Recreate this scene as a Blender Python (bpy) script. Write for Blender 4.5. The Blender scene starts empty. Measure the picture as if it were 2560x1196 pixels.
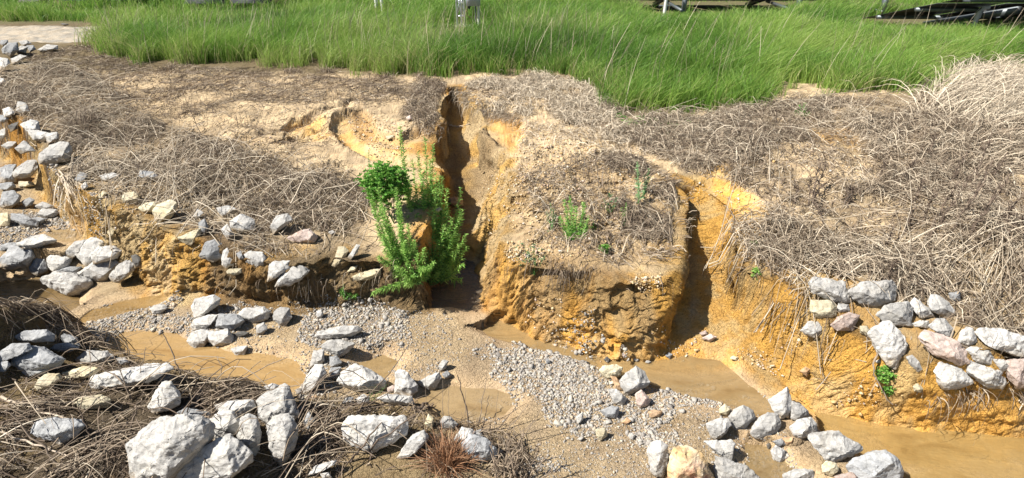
import bpy, bmesh, math, random
import numpy as np
from mathutils import Vector, Matrix
rnd = random.Random(7)
rng = np.random.default_rng(11)
scene = bpy.context.scene
R = math.radians
# ---------------------------------------------------------------- camera
EYE = np.array([0.0, 0.0, 1.65]); PITCH = R(30); FPX = 1422.0; PW, PH = 2560.0, 1196.0
cd = bpy.data.cameras.new("camera"); cam = bpy.data.objects.new("camera", cd)
scene.collection.objects.link(cam); scene.camera = cam
cam.location = EYE; cam.rotation_euler = (R(90) - PITCH, 0, 0)
cd.sensor_width = 36; cd.lens = 36 * FPX / PW; cd.clip_start = 0.05; cd.clip_end = 400
# ---------------------------------------------------------------- light
SAZ, SEL = R(12), R(50)                     # shadows run towards +x, turned SAZ away from the viewer
tosun = Vector((-math.cos(SAZ) * math.cos(SEL), -math.sin(SAZ) * math.cos(SEL), math.sin(SEL)))
world = bpy.data.worlds.new("World"); scene.world = world; world.use_nodes = True
wn = world.node_tree; bg = wn.nodes["Background"]; sky = wn.nodes.new("ShaderNodeTexSky")
sky.sky_type = 'NISHITA'; sky.sun_disc = False; sky.sun_elevation = SEL
sky.sun_rotation = R(270) - SAZ; bg.inputs[1].default_value = 0.05
wn.links.new(sky.outputs[0], bg.inputs[0])
sl = bpy.data.lights.new("sun", 'SUN'); sun = bpy.data.objects.new("sun", sl)
scene.collection.objects.link(sun); sl.energy = 5.0; sl.angle = R(0.5); sl.color = (1, 0.95, 0.87)
sun.rotation_euler = tosun.to_track_quat('Z', 'Y').to_euler(); sun.location = (-6, -3, 9)
scene.view_settings.view_transform = 'Standard'; scene.view_settings.look = 'None'
scene.view_settings.gamma = 1; scene.view_settings.exposure = 0.76
scene.cycles.max_bounces = 6; scene.cycles.diffuse_bounces = 1
COL = scene.collection

# ---------------------------------------------------------------- helpers
def ray(px, py):
    cx = (px - PW / 2) / FPX; cy = (PH / 2 - py) / FPX
    c, s = math.cos(PITCH), math.sin(PITCH)
    return np.array([cx, c + cy * s, -s + cy * c])
def pw(px, py, z):
    d = ray(px, py)
    return EYE + d * ((z - EYE[2]) / d[2])
def _h(ix, iy, seed):
    n = (ix.astype(np.int64) * 374761393 + iy.astype(np.int64) * 668265263 + seed * 1442695041) & 0xFFFFFFFF
    n = ((n ^ (n >> 13)) * 1274126177) & 0xFFFFFFFF
    n = ((n ^ (n >> 16)) * 2246822519) & 0xFFFFFFFF
    return ((n ^ (n >> 15)) & 0xFFFFFF) / float(0xFFFFFF)
def vn(x, y, seed=0):
    x = np.asarray(x, float); y = np.asarray(y, float)
    ix = np.floor(x); iy = np.floor(y); fx = x - ix; fy = y - iy
    fx = fx * fx * (3 - 2 * fx); fy = fy * fy * (3 - 2 * fy)
    a = _h(ix, iy, seed); b = _h(ix + 1, iy, seed); c = _h(ix, iy + 1, seed); d = _h(ix + 1, iy + 1, seed)
    return (a + (b - a) * fx) * (1 - fy) + (c + (d - c) * fx) * fy
def fbm(x, y, f=1.0, o=4, seed=0, g=0.5):
    s = 0; a = 1; t = 0
    ca, sa = math.cos(0.7), math.sin(0.7)
    for k in range(o):
        s = s + a * (vn(x * f, y * f, seed + 17 * k) * 2 - 1); t += a; a *= g; f *= 2.03
        x, y = ca * x - sa * y + 3.1, sa * x + ca * y - 1.7
    return s / t
def vn3(x, y, z, seed=0):
    iz = np.floor(z); f = z - iz; f = f * f * (3 - 2 * f); k = iz.astype(np.int64) * 7919
    def lay(kk):
        ix = np.floor(x); iy = np.floor(y); fx = x - ix; fy = y - iy; fx = fx * fx * (3 - 2 * fx); fy = fy * fy * (3 - 2 * fy)
        a = _h(ix + kk, iy, seed); b = _h(ix + kk + 1, iy, seed); c = _h(ix + kk, iy + 1, seed); d = _h(ix + kk + 1, iy + 1, seed)
        return (a + (b - a) * fx) * (1 - fy) + (c + (d - c) * fx) * fy
    return lay(k) * (1 - f) + lay(k + 7919) * f
def fbm3(x, y, z, f=1.0, o=4, seed=0, g=0.5):
    s = 0; a = 1; t = 0
    for q in range(o):
        s = s + a * (vn3(x * f, y * f, z * f + 5.3 * q, seed + 13 * q) * 2 - 1); t += a; a *= g; f *= 2.07
        x, y, z = .8 * x - .6 * z + 1.3, y + .31, .6 * x + .8 * z
    return s / t
def ss(a, b, x):
    t = np.clip((np.asarray(x) - a) / (b - a), 0, 1); return t * t * (3 - 2 * t)
def pdist(x, y, P, closed=True):
    P = np.asarray(P, float)[:, :2]; n = len(P)
    best = np.full(np.shape(x), 1e9); ins = np.zeros(np.shape(x), bool)
    for i in range(n if closed else n - 1):
        ax, ay = P[i]; bx, by = P[(i + 1) % n]
        dx, dy = bx - ax, by - ay; L = dx * dx + dy * dy + 1e-12
        t = np.clip(((x - ax) * dx + (y - ay) * dy) / L, 0, 1)
        best = np.minimum(best, (x - ax - t * dx) ** 2 + (y - ay - t * dy) ** 2)
        if closed and ay != by:
            c = ((ay > y) != (by > y)) & (x < dx * (y - ay) / dy + ax)
            ins ^= c
    return np.sqrt(best), ins
def sdist(x, y, P):
    d, i = pdist(x, y, P); return np.where(i, d, -d)          # positive inside
def idw(x, y, C, p=4, soft=0.05):
    num = 0; den = 0
    for cx, cy, cz in C:
        w = 1.0 / (((x - cx) ** 2 + (y - cy) ** 2 + soft) ** (p / 2))
        num = num + w * cz; den = den + w
    return num / den
def ctrl(L): return [tuple(pw(*c)) for c in L]
def tag(o, label=None, cat=None, group=None, kind=None):
    if label: o["label"] = label
    if cat: o["category"] = cat
    if group: o["group"] = group
    if kind: o["kind"] = kind
    return o
def empty(name, loc):
    o = bpy.data.objects.new(name, None); COL.objects.link(o); o.location = Vector(loc); o.empty_display_size = 0.1
    return o
def mesh_np(name, V, F, mat, parent=None, org=None, smooth=False, attrs=None):
    """V (n,3); F (m,k) fixed face size; vertices are in world space, stored relative to org"""
    V = np.asarray(V, np.float32); F = np.asarray(F, np.int32)
    if org is None: org = np.zeros(3) if parent is None else np.array(parent.location)
    me = bpy.data.meshes.new(name)
    me.vertices.add(len(V)); me.vertices.foreach_set("co", (V - np.asarray(org, np.float32)).ravel())
    k = F.shape[1]; me.loops.add(F.size); me.loops.foreach_set("vertex_index", F.ravel())
    me.polygons.add(len(F)); me.polygons.foreach_set("loop_start", np.arange(0, F.size, k, dtype=np.int32))
    me.update(calc_edges=True)
    if smooth: me.polygons.foreach_set("use_smooth", np.ones(len(F), bool))
    for an, (ty, dat) in (attrs or {}).items():
        a = me.attributes.new(an, ty, 'POINT')
        a.data.foreach_set("color" if ty == 'FLOAT_COLOR' else "value", np.asarray(dat, np.float32).ravel())
    me.materials.append(mat)
    o = bpy.data.objects.new(name, me); COL.objects.link(o)
    if parent is not None: o.parent = parent
    else: o.location = Vector([float(q) for q in org])
    return o
def ribbons_np(P, w, taper=0.2, seed=0, belly=False):
    """P (n,k,3) centre lines, w (n,) widths -> V, F"""
    r = np.random.default_rng(seed); n, k, _ = P.shape
    T = np.gradient(P, axis=1); T /= np.linalg.norm(T, axis=2, keepdims=True) + 1e-9
    u = r.normal(size=(n, 1, 3)); S = np.cross(T, u); S /= np.linalg.norm(S, axis=2, keepdims=True) + 1e-9
    s = np.linspace(0, 1, k)
    prof = (0.35 + 0.65 * np.sin(np.pi * np.clip(s * 0.9 + 0.1, 0, 1))) if belly else 1 - (1 - taper) * s ** 1.5
    if belly: prof[-1] = 0.05
    hw = 0.5 * w[:, None, None] * prof[None, :, None]
    V = np.stack([P - S * hw, P + S * hw], axis=2).reshape(-1, 3)
    b = (np.arange(n) * k * 2)[:, None] + (np.arange(k - 1) * 2)[None, :]
    F = np.stack([b, b + 1, b + 3, b + 2], axis=-1).reshape(-1, 4)
    return V, F
def tubes_np(P, r0, sides=5, taper=0.4):
    n, k, _ = P.shape
    T = np.gradient(P, axis=1); T /= np.linalg.norm(T, axis=2, keepdims=True) + 1e-9
    ref = np.where(np.abs(T[..., 2:3]) > 0.9, np.array([1.0, 0, 0]), np.array([0, 0, 1.0]))
    A = np.cross(T, ref); A /= np.linalg.norm(A, axis=2, keepdims=True) + 1e-9; B = np.cross(T, A)
    s = np.linspace(0, 1, k); rr = r0[:, None] * (1 - (1 - taper) * s[None, :])
    an = np.arange(sides) * 2 * math.pi / sides
    V = P[:, :, None, :] + rr[:, :, None, None] * (A[:, :, None, :] * np.cos(an)[None, None, :, None] + B[:, :, None, :] * np.sin(an)[None, None, :, None])
    V = V.reshape(-1, 3)
    base = (np.arange(n) * k * sides)[:, None, None] + (np.arange(k - 1) * sides)[None, :, None]
    j = np.arange(sides)[None, None, :]; j2 = (j + 1) % sides
    F = np.stack([base + j, base + j2, base + sides + j2, base + sides + j], axis=-1).reshape(-1, 4)
    return V, F

# ---------------------------------------------------------------- materials
def nmat(name):
    m = bpy.data.materials.new(name); m.use_nodes = True; nt = m.node_tree
    return m, nt, nt.nodes["Principled BSDF"]
def N(nt, ty, **kw):
    n = nt.nodes.new(ty)
    for k, v in kw.items():
        if k in n.inputs: n.inputs[k].default_value = v
        else: setattr(n, k, v)
    return n
def ramp(nt, src, stops):
    r = nt.nodes.new("ShaderNodeValToRGB"); e = r.color_ramp.elements
    while len(e) > 1: e.remove(e[0])
    e[0].position, e[0].color = stops[0][0], (*stops[0][1], 1)
    for p, c in stops[1:]:
        q = e.new(p); q.color = (*c, 1)
    nt.links.new(src, r.inputs[0]); return r.outputs[0]
def mul(nt, a, b, fac=1.0):
    m = nt.nodes.new("ShaderNodeMix"); m.data_type = 'RGBA'; m.blend_type = 'MULTIPLY'; m.inputs[0].default_value = fac
    nt.links.new(a, m.inputs[6]); nt.links.new(b, m.inputs[7]); return m.outputs[2]
def mixc(nt, f, a, b):
    m = nt.nodes.new("ShaderNodeMix"); m.data_type = 'RGBA'
    nt.links.new(f, m.inputs[0])
    for s, i in ((a, 6), (b, 7)):
        if isinstance(s, tuple): m.inputs[i].default_value = (*s, 1)
        else: nt.links.new(s, m.inputs[i])
    return m.outputs[2]
def simple(name, col, rough=0.6, metal=0.0, var=0.15, scale=20):
    m, nt, b = nmat(name); tc = N(nt, "ShaderNodeTexCoord"); no = N(nt, "ShaderNodeTexNoise", Scale=scale, Detail=4.0)
    nt.links.new(tc.outputs["Object"], no.inputs["Vector"])
    c = ramp(nt, no.outputs[0], [(0.3, tuple(v * (1 - var) for v in col)), (0.7, tuple(min(1, v * (1 + var)) for v in col))])
    nt.links.new(c, b.inputs["Base Color"]); b.inputs["Roughness"].default_value = rough; b.inputs["Metallic"].default_value = metal
    return m
def blade_mat(name, stops, trans=0.35, rough=0.6):
    """colour picked per blade from its own 'tint' attribute; light shines through the blades"""
    m, nt, b = nmat(name); a = N(nt, "ShaderNodeAttribute", attribute_name="tint")
    c = ramp(nt, a.outputs["Fac"], stops); nt.links.new(c, b.inputs["Base Color"]); b.inputs["Roughness"].default_value = rough
    b.inputs["Specular IOR Level"].default_value = 0.3
    if trans > 0:
        t = N(nt, "ShaderNodeBsdfTranslucent"); nt.links.new(c, t.inputs[0]); mx = N(nt, "ShaderNodeMixShader"); mx.inputs[0].default_value = trans
        out = nt.nodes["Material Output"]
        nt.links.new(b.outputs[0], mx.inputs[1]); nt.links.new(t.outputs[0], mx.inputs[2]); nt.links.new(mx.outputs[0], out.inputs[0])
    return m
def ground_mat():
    m, nt, b = nmat("soil"); L = nt.links
    a = N(nt, "ShaderNodeAttribute", attribute_name="soil_colour"); w = N(nt, "ShaderNodeAttribute", attribute_name="wet")
    rf = N(nt, "ShaderNodeAttribute", attribute_name="coarse")
    geo = N(nt, "ShaderNodeNewGeometry")
    n1 = N(nt, "ShaderNodeTexNoise", Scale=60.0, Detail=6.0, Roughness=0.7); L.new(geo.outputs["Position"], n1.inputs["Vector"])
    n2 = N(nt, "ShaderNodeTexVoronoi", Scale=130.0); L.new(geo.outputs["Position"], n2.inputs["Vector"])
    n3 = N(nt, "ShaderNodeTexNoise", Scale=9.0, Detail=5.0, Roughness=0.65); L.new(geo.outputs["Position"], n3.inputs["Vector"])
    v1 = ramp(nt, n1.outputs[0], [(0.28, (0.62, 0.6, 0.57)), (0.5, (1, 1, 1)), (0.72, (1.0, 1.0, 1.0))])
    v3 = ramp(nt, n3.outputs[0], [(0.3, (0.78, 0.74, 0.7)), (0.55, (1, 1, 1)), (0.8, (1, 1, 1))])
    vc = ramp(nt, n2.outputs["Color"], [(0.0, (0.72, 0.72, 0.74)), (0.6, (1, 1, 1)), (1.0, (1.0, 1.0, 1.0))])
    c = mul(nt, mul(nt, mul(nt, a.outputs["Color"], v1), v3), vc, 0.6)
    dk = N(nt, "ShaderNodeMath", operation='MULTIPLY'); dk.inputs[1].default_value = 0.4; L.new(w.outputs["Fac"], dk.inputs[0])
    hs = mul(nt, c, c, 0); wetc = nt.nodes.new("ShaderNodeMix"); wetc.data_type = 'RGBA'; wetc.blend_type = 'MULTIPLY'
    L.new(dk.outputs[0], wetc.inputs[0]); L.new(c, wetc.inputs[6]); wetc.inputs[7].default_value = (0.62, 0.5, 0.36, 1)
    L.new(wetc.outputs[2], b.inputs["Base Color"])
    ro = N(nt, "ShaderNodeMapRange"); ro.inputs[3].default_value = 0.95; ro.inputs[4].default_value = 0.32
    L.new(w.outputs["Fac"], ro.inputs[0]); L.new(ro.outputs[0], b.inputs["Roughness"])
    b.inputs["Specular IOR Level"].default_value = 0.3
    n4 = N(nt, "ShaderNodeTexNoise", Scale=22.0, Detail=7.0, Roughness=0.72, Distortion=0.4); L.new(geo.outputs["Position"], n4.inputs["Vector"])
    b0 = N(nt, "ShaderNodeBump", Distance=0.035); L.new(n4.outputs[0], b0.inputs["Height"]); L.new(rf.outputs["Fac"], b0.inputs["Strength"])
    v5 = N(nt, "ShaderNodeTexVoronoi", Scale=45.0, feature='DISTANCE_TO_EDGE'); L.new(geo.outputs["Position"], v5.inputs["Vector"])
    mr = N(nt, "ShaderNodeMapRange"); mr.inputs[2].default_value = .12; L.new(v5.outputs[0], mr.inputs[0])
    b1 = N(nt, "ShaderNodeBump", Distance=0.006); L.new(mr.outputs[0], b1.inputs["Height"]); L.new(rf.outputs["Fac"], b1.inputs["Strength"]); L.new(b0.outputs[0], b1.inputs["Normal"])
    bp = N(nt, "ShaderNodeBump", Distance=0.016); L.new(b1.outputs[0], bp.inputs["Normal"]); L.new(n1.outputs[0], bp.inputs["Height"]); L.new(rf.outputs["Fac"], bp.inputs["Strength"])
    bp2 = N(nt, "ShaderNodeBump", Distance=0.006, Strength=0.35); L.new(n2.outputs["Distance"], bp2.inputs["Height"]); L.new(bp.outputs[0], bp2.inputs["Normal"])
    L.new(bp2.outputs[0], b.inputs["Normal"])
    return m
def stone_mat(name, c0, c1, stain, stain_amt=0.35, speck=0.5):
    m, nt, b = nmat(name); L = nt.links; tc = N(nt, "ShaderNodeTexCoord"); oi = N(nt, "ShaderNodeObjectInfo")
    ad = N(nt, "ShaderNodeVectorMath", operation='ADD'); sc = N(nt, "ShaderNodeVectorMath", operation='SCALE')
    cb = N(nt, "ShaderNodeCombineXYZ"); L.new(oi.outputs["Random"], cb.inputs[0]); L.new(oi.outputs["Random"], cb.inputs[2])
    L.new(cb.outputs[0], sc.inputs[0]); sc.inputs["Scale"].default_value = 37.0
    L.new(tc.outputs["Object"], ad.inputs[0]); L.new(sc.outputs[0], ad.inputs[1]); vec = ad.outputs[0]
    n1 = N(nt, "ShaderNodeTexNoise", Scale=14.0, Detail=5.0, Roughness=0.6); L.new(vec, n1.inputs["Vector"])
    n2 = N(nt, "ShaderNodeTexNoise", Scale=240.0, Detail=3.0, Roughness=0.8); L.new(vec, n2.inputs["Vector"])
    n3 = N(nt, "ShaderNodeTexNoise", Scale=7.0, Detail=6.0, Roughness=0.7, Distortion=1.0); L.new(vec, n3.inputs["Vector"])
    n4 = N(nt, "ShaderNodeTexVoronoi", Scale=300.0); L.new(vec, n4.inputs["Vector"])
    # banded grain of the gneiss
    mp = N(nt, "ShaderNodeMapping"); mp.inputs["Rotation"].default_value = (0.5, 0.9, 0.4); mp.inputs["Scale"].default_value = (10, 10, 70); L.new(vec, mp.inputs[0])
    n5 = N(nt, "ShaderNodeTexNoise", Scale=1.6, Detail=3.0, Distortion=0.6); L.new(mp.outputs[0], n5.inputs["Vector"])
    c = ramp(nt, n1.outputs[0], [(0.3, c0), (0.7, c1)])
    sp = ramp(nt, n2.outputs[0], [(0.36, (0.45, 0.46, 0.48)), (0.5, (1, 1, 1))]); c = mul(nt, c, sp, speck)
    s4 = ramp(nt, n4.outputs["Color"], [(0.0, (0.55, 0.56, 0.58)), (0.35, (1, 1, 1))]); c = mul(nt, c, s4, speck * 0.7)
    bd = ramp(nt, n5.outputs[0], [(0.38, (0.68, 0.69, 0.7)), (0.52, (1, 1, 1))]); c = mul(nt, c, bd, 0.6)
    n6 = N(nt, "ShaderNodeTexVoronoi", Scale=9.0, feature='DISTANCE_TO_EDGE'); ds = N(nt, "ShaderNodeVectorMath", operation='ADD'); L.new(vec, ds.inputs[0]); sv = N(nt, "ShaderNodeVectorMath", operation='SCALE'); sv.inputs["Scale"].default_value = .09
    L.new(n3.outputs["Color"], sv.inputs[0]); L.new(sv.outputs[0], ds.inputs[1]); L.new(ds.outputs[0], n6.inputs["Vector"]); ck = ramp(nt, n6.outputs[0], [(0.0, (.35, .34, .33)), (0.035, (1, 1, 1))]); c = mul(nt, c, ck, .55)
    sf = N(nt, "ShaderNodeMapRange"); sf.inputs[1].default_value = 0.5; sf.inputs[2].default_value = 0.72; sf.inputs[4].default_value = stain_amt
    L.new(n3.outputs[0], sf.inputs[0]); c = mixc(nt, sf.outputs[0], c, stain)
    sx = N(nt, "ShaderNodeSeparateXYZ"); L.new(tc.outputs["Generated"], sx.inputs[0]); mz = N(nt, "ShaderNodeMath", operation='MULTIPLY_ADD'); L.new(n3.outputs[0], mz.inputs[0]); mz.inputs[1].default_value = .9; L.new(sx.outputs[2], mz.inputs[2])
    mf = N(nt, "ShaderNodeMapRange"); mf.inputs[1].default_value = .85; mf.inputs[2].default_value = .62; mf.inputs[4].default_value = .75; L.new(mz.outputs[0], mf.inputs[0]); c = mixc(nt, mf.outputs[0], c, (.36, .27, .16))
    br = N(nt, "ShaderNodeMapRange"); br.inputs[3].default_value = 0.74; br.inputs[4].default_value = 1.12; L.new(oi.outputs["Random"], br.inputs[0])
    hv = N(nt, "ShaderNodeHueSaturation"); L.new(br.outputs[0], hv.inputs["Value"]); L.new(c, hv.inputs["Color"])
    L.new(hv.outputs[0], b.inputs["Base Color"]); b.inputs["Roughness"].default_value = 0.85; b.inputs["Specular IOR Level"].default_value = 0.3
    bp = N(nt, "ShaderNodeBump", Distance=0.012, Strength=0.7); L.new(n3.outputs[0], bp.inputs["Height"])
    bq = N(nt, "ShaderNodeBump", Distance=0.004, Strength=0.5); L.new(n5.outputs[0], bq.inputs["Height"]); L.new(bp.outputs[0], bq.inputs["Normal"])
    br2 = N(nt, "ShaderNodeBump", Distance=0.002, Strength=0.6); L.new(n2.outputs[0], br2.inputs["Height"]); L.new(bq.outputs[0], br2.inputs["Normal"])
    L.new(br2.outputs[0], b.inputs["Normal"])
    return m
def pebble_mat(name, stops):
    m, nt, b = nmat(name); a = N(nt, "ShaderNodeAttribute", attribute_name="tint"); c = ramp(nt, a.outputs["Fac"], stops)
    geo = N(nt, "ShaderNodeNewGeometry"); n = N(nt, "ShaderNodeTexNoise", Scale=250.0, Detail=3.0); nt.links.new(geo.outputs["Position"], n.inputs["Vector"])
    v = ramp(nt, n.outputs[0], [(0.35, (0.7, 0.7, 0.7)), (0.55, (1, 1, 1))]); nt.links.new(mul(nt, c, v), b.inputs["Base Color"]); b.inputs["Roughness"].default_value = 0.85
    return m
def water_mat():
    m, nt, b = nmat("silty_water"); L = nt.links; geo = N(nt, "ShaderNodeNewGeometry")
    mp = N(nt, "ShaderNodeMapping"); mp.inputs["Rotation"].default_value = (0, 0, 0.5); mp.inputs["Scale"].default_value = (1.2, 4.5, 1); L.new(geo.outputs["Position"], mp.inputs[0])
    n = N(nt, "ShaderNodeTexNoise", Scale=2.2, Detail=6.0, Roughness=0.6, Distortion=0.8); L.new(mp.outputs[0], n.inputs["Vector"])
    a = N(nt, "ShaderNodeAttribute", attribute_name="soil_colour")
    v = ramp(nt, n.outputs[0], [(0.3, (0.6, 0.56, 0.5)), (0.5, (0.95, 0.95, 0.92)), (0.7, (1, 1, 1))])
    L.new(mul(nt, a.outputs["Color"], v), b.inputs["Base Color"]); b.inputs["Roughness"].default_value = 0.07; b.inputs["IOR"].default_value = 1.33
    n2 = N(nt, "ShaderNodeTexNoise", Scale=22.0, Detail=3.0); mp2 = N(nt, "ShaderNodeMapping"); mp2.inputs["Rotation"].default_value = (0, 0, 0.45); mp2.inputs["Scale"].default_value = (1, 2.6, 1)
    L.new(geo.outputs["Position"], mp2.inputs[0]); L.new(mp2.outputs[0], n2.inputs["Vector"])
    bp = N(nt, "ShaderNodeBump", Distance=0.008, Strength=0.8); L.new(n2.outputs[0], bp.inputs["Height"]); L.new(bp.outputs[0], b.inputs["Normal"])
    tr = N(nt, "ShaderNodeBsdfTransparent"); mx = N(nt, "ShaderNodeMixShader"); al = N(nt, "ShaderNodeMapRange"); al.inputs[1].default_value = .35; al.inputs[2].default_value = .65; al.inputs[3].default_value = .15; al.inputs[4].default_value = .6
    L.new(n.outputs[0], al.inputs[0]); L.new(al.outputs[0], mx.inputs[0]); L.new(b.outputs[0], mx.inputs[1]); L.new(tr.outputs[0], mx.inputs[2]); L.new(mx.outputs[0], nt.nodes["Material Output"].inputs[0])
    return m

# ================================================================ TERRAIN
A = [(130,430,0.0),(230,500,-.03),(330,532,-.05),(450,585,-.07),(540,625,-.13),(640,652,-.16),(760,658,-.17),(830,645,-.17),(900,652,-.17),(960,645,-.15),
     (1010,632,-.12),(1040,620,-.06),(1060,560,-.03),(1070,480,0),(1082,405,.04),(1066,345,.06),(1096,290,.08),(1098,255,.09),(1122,215,.12)]
B_ = [(1162,214,.12),(1170,262,.1),(1212,300,.07),(1200,350,.03),(1262,415,.0),(1280,490,-.03),(1258,560,-.06),(1248,620,-.1),(1270,655,-.11),(1340,668,-.11),
     (1420,675,-.11),(1500,690,-.12),(1560,708,-.14),(1640,732,-.16),(1662,670,-.10),(1676,595,-.06),(1680,540,-.02),(1680,470,.02),(1698,438,.04)]
C_ = [(1750,450,.04),(1800,520,0),(1830,590,-.03),(1865,670,-.08),(1915,725,-.13),(2005,790,-.18),(2095,845,-.22),(2195,922,-.28),(2270,972,-.36),(2350,982,-.38),
     (2450,980,-.38),(2560,970,-.38),(2760,965,-.38)]
E = [tuple(pw(*c)) for c in A + B_ + C_] + [(8, 1.2, 0), (90, 1.2, 0), (90, 130, 0), (-90, 130, 0), (-90, 8, 0)] + [tuple(pw(*c)) for c in [(-300,210,.1),(0,290,.05),(80,350,.02)]]
FA = [(90,470,-.37),(135,520,-.38),(250,640,-.40),(335,700,-.43),(430,750,-.45),(560,754,-.43),(730,772,-.43),(870,766,-.43),(1000,768,-.43),(1055,770,-.44),
     (1085,725,-.45),(1105,650,-.42),(1118,560,-.36),(1130,480,-.29),(1122,400,-.20),(1108,330,-.16),(1130,275,-.09),(1126,238,0)]
FB = [(1146,238,.0),(1178,290,-.09),(1150,330,-.16),(1182,395,-.24),(1208,450,-.30),(1182,560,-.37),(1192,640,-.42),(1205,720,-.45),(1228,775,-.46),(1300,812,-.47),
     (1400,850,-.48),(1490,892,-.49),(1560,908,-.49),(1630,898,-.49),(1680,872,-.48),(1698,800,-.44),(1704,730,-.37),(1700,650,-.24),(1700,590,-.13),(1704,530,-.06),(1710,480,-.01)]
FC = [(1728,478,-.01),(1755,560,-.08),(1790,640,-.20),(1825,740,-.36),(1850,850,-.48),(1910,915,-.50),(2000,985,-.53),(2120,1052,-.55),(2300,1085,-.555),(2560,1092,-.56),(2800,1092,-.56)]
Fp = [tuple(pw(*c)) for c in FA + FB + FC] + [(8, 1.0, 0), (95, 1.0, 0), (95, 135, 0), (-95, 135, 0), (-95, 7, 0)] + [tuple(pw(*c)) for c in [(-350,260,-.3),(-20,370,-.33),(45,430,-.35)]]
ZT = ctrl([(100,250,.12),(500,250,.12),(900,250,.12),(600,380,.06),(300,450,.0),(700,580,-.09),(500,590,-.10),(660,650,-.16),(900,640,-.16),(1000,500,0),(1040,330,.07),(800,450,.02),
     (1300,250,.12),(1400,350,.09),(1350,440,.05),(1500,500,.04),(1600,450,.05),(1450,620,-.05),(1400,690,-.12),(1560,680,-.11),(1620,590,-.03),(1900,350,.1),(2100,450,.08),(1900,520,.03),(2000,650,-.03),
     (2200,700,.02),(2450,600,.12),(2500,800,0.02),(2150,870,-.22),(2300,975,-.37),(2500,965,-.37),(1910,700,-.1),(2400,300,.2),(2350,850,-.08),(1250,320,.08),(1230,600,-.06)]) + \
     [(0, 7, .15), (-6, 7, .15), (6, 7, .15), (12, 6, .15), (-12, 7, .15), (8, 3, .1), (0, 10, .15), (-8, 12, .15), (10, 12, .15), (3, 8, .15), (-3, 8, .15)]
ZW = ctrl([(500,900,-.52),(300,850,-.52),(700,920,-.52),(1130,700,-.465),(1080,760,-.47),(1400,880,-.50),(1250,820,-.49),(1700,930,-.525),(1900,1000,-.54),(2300,1120,-.585),(2550,1150,-.60),
     (1150,560,-.36),(1165,450,-.29),(1140,330,-.16),(1140,250,-.03),(1745,860,-.48),(1790,760,-.38),(1750,640,-.22),(1730,540,-.08),(1718,480,-.02),(1765,700,-.31),
     (100,560,-.40),(200,600,-.41),(60,480,-.38),(-100,560,-.39),(40,760,-.62),(150,740,-.60),(300,770,-.53),(600,790,-.455),(740,785,-.445),(900,800,-.45),(1000,785,-.445),(900,860,-.485),(600,840,-.50),(1000,1000,-.52),(1300,1000,-.52),(1500,1150,-.54),(1900,1150,-.57)])
NE = [(-400,640,.25),(-110,680,.15),(-40,740,-.25),(60,770,-.42),(250,862,-.44),(330,900,-.43),(430,940,-.43),(640,990,-.44),(760,1022,-.46),(870,1022,-.46),(1040,1025,-.46),(1110,1065,-.48),(1230,1105,-.49),(1290,1240,-.50)]  # left end, out of view, raised to throw shade on the left pool
NF = [(-400,620,-.4),(-60,650,-.5),(-10,725,-.62),(70,782,-.60),(255,850,-.54),(340,880,-.52),(435,925,-.52),(645,968,-.52),(755,1003,-.52),(870,1005,-.52),(1045,1008,-.52),(1120,1048,-.53),(1250,1090,-.53),(1330,1240,-.54)]
NEw = [tuple(pw(*c)) for c in NE] + [(0.05, 0.4, 0), (0.0, -3, 0), (-9, -3, 0), (-9, 2, 0)]
NFw = [tuple(pw(*c)) for c in NF] + [(0.12, 0.4, 0), (0.1, -3.1, 0), (-9.1, -3.1, 0), (-9.1, 2.3, 0)]
ZN = ctrl([(60,800,-.44),(250,880,-.44),(100,950,-.40),(400,1100,-.38),(200,1150,-.33),(700,1100,-.42),(900,1100,-.44),(1200,1150,-.48),(0,1000,-.37),(-150,700,.2),(-300,760,.2),(1000,1050,-.46)]) + [(-1, 0, -.3), (-4, 1, -.2), (-.5, -1, -.3), (-2.6, 1.6, -.2)]
WATER = [  # outlines of standing water, in the photograph's pixels at the water level
    ([(255,858),(300,838),(380,832),(450,838),(500,868),(560,882),(640,888),(730,905),(760,940),(745,972),(650,985),(540,970),(430,945),(340,900)], -.52, (.52,.335,.14)),
    ([(205,800),(235,775),(300,758),(370,742),(430,742),(380,765),(300,790),(240,806)], -.53, (.38,.24,.09)),
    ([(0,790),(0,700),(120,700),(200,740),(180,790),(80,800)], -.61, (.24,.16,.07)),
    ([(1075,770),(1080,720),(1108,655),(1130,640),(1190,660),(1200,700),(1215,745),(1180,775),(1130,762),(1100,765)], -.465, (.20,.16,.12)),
    ([(1180,790),(1240,800),(1330,835),(1440,880),(1560,915),(1650,905),(1730,880),(1800,905),(1850,950),(1900,990),(1960,1040),(1880,1030),(1800,1000),(1700,985),(1600,960),(1480,910),(1380,880),(1280,850),(1200,815)], -.515, (.40,.275,.13)),
    ([(1960,1010),(2060,1040),(2160,1072),(2320,1095),(2700,1100),(2900,1300),(2100,1300),(2180,1200),(2140,1120),(2040,1080),(1960,1050)], -.585, (.44,.29,.11)),
    ([(1040,1005),(1060,980),(1120,965),(1240,975),(1300,1000),(1260,1030),(1180,1045),(1100,1035)], -.522, (.42,.30,.16)),
    ([(905,905),(960,890),(990,905),(975,935),(920,935)], -.508, (.40,.275,.13)),
    ([(110,600),(120,575),(190,575),(210,590),(180,605)], -.402, (.46,.33,.17)),
    ([(1850,1060),(1900,1100),(1990,1170),(2060,1240),(1800,1240),(1870,1150)], -.565, (.33,.23,.11)),
]
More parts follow.
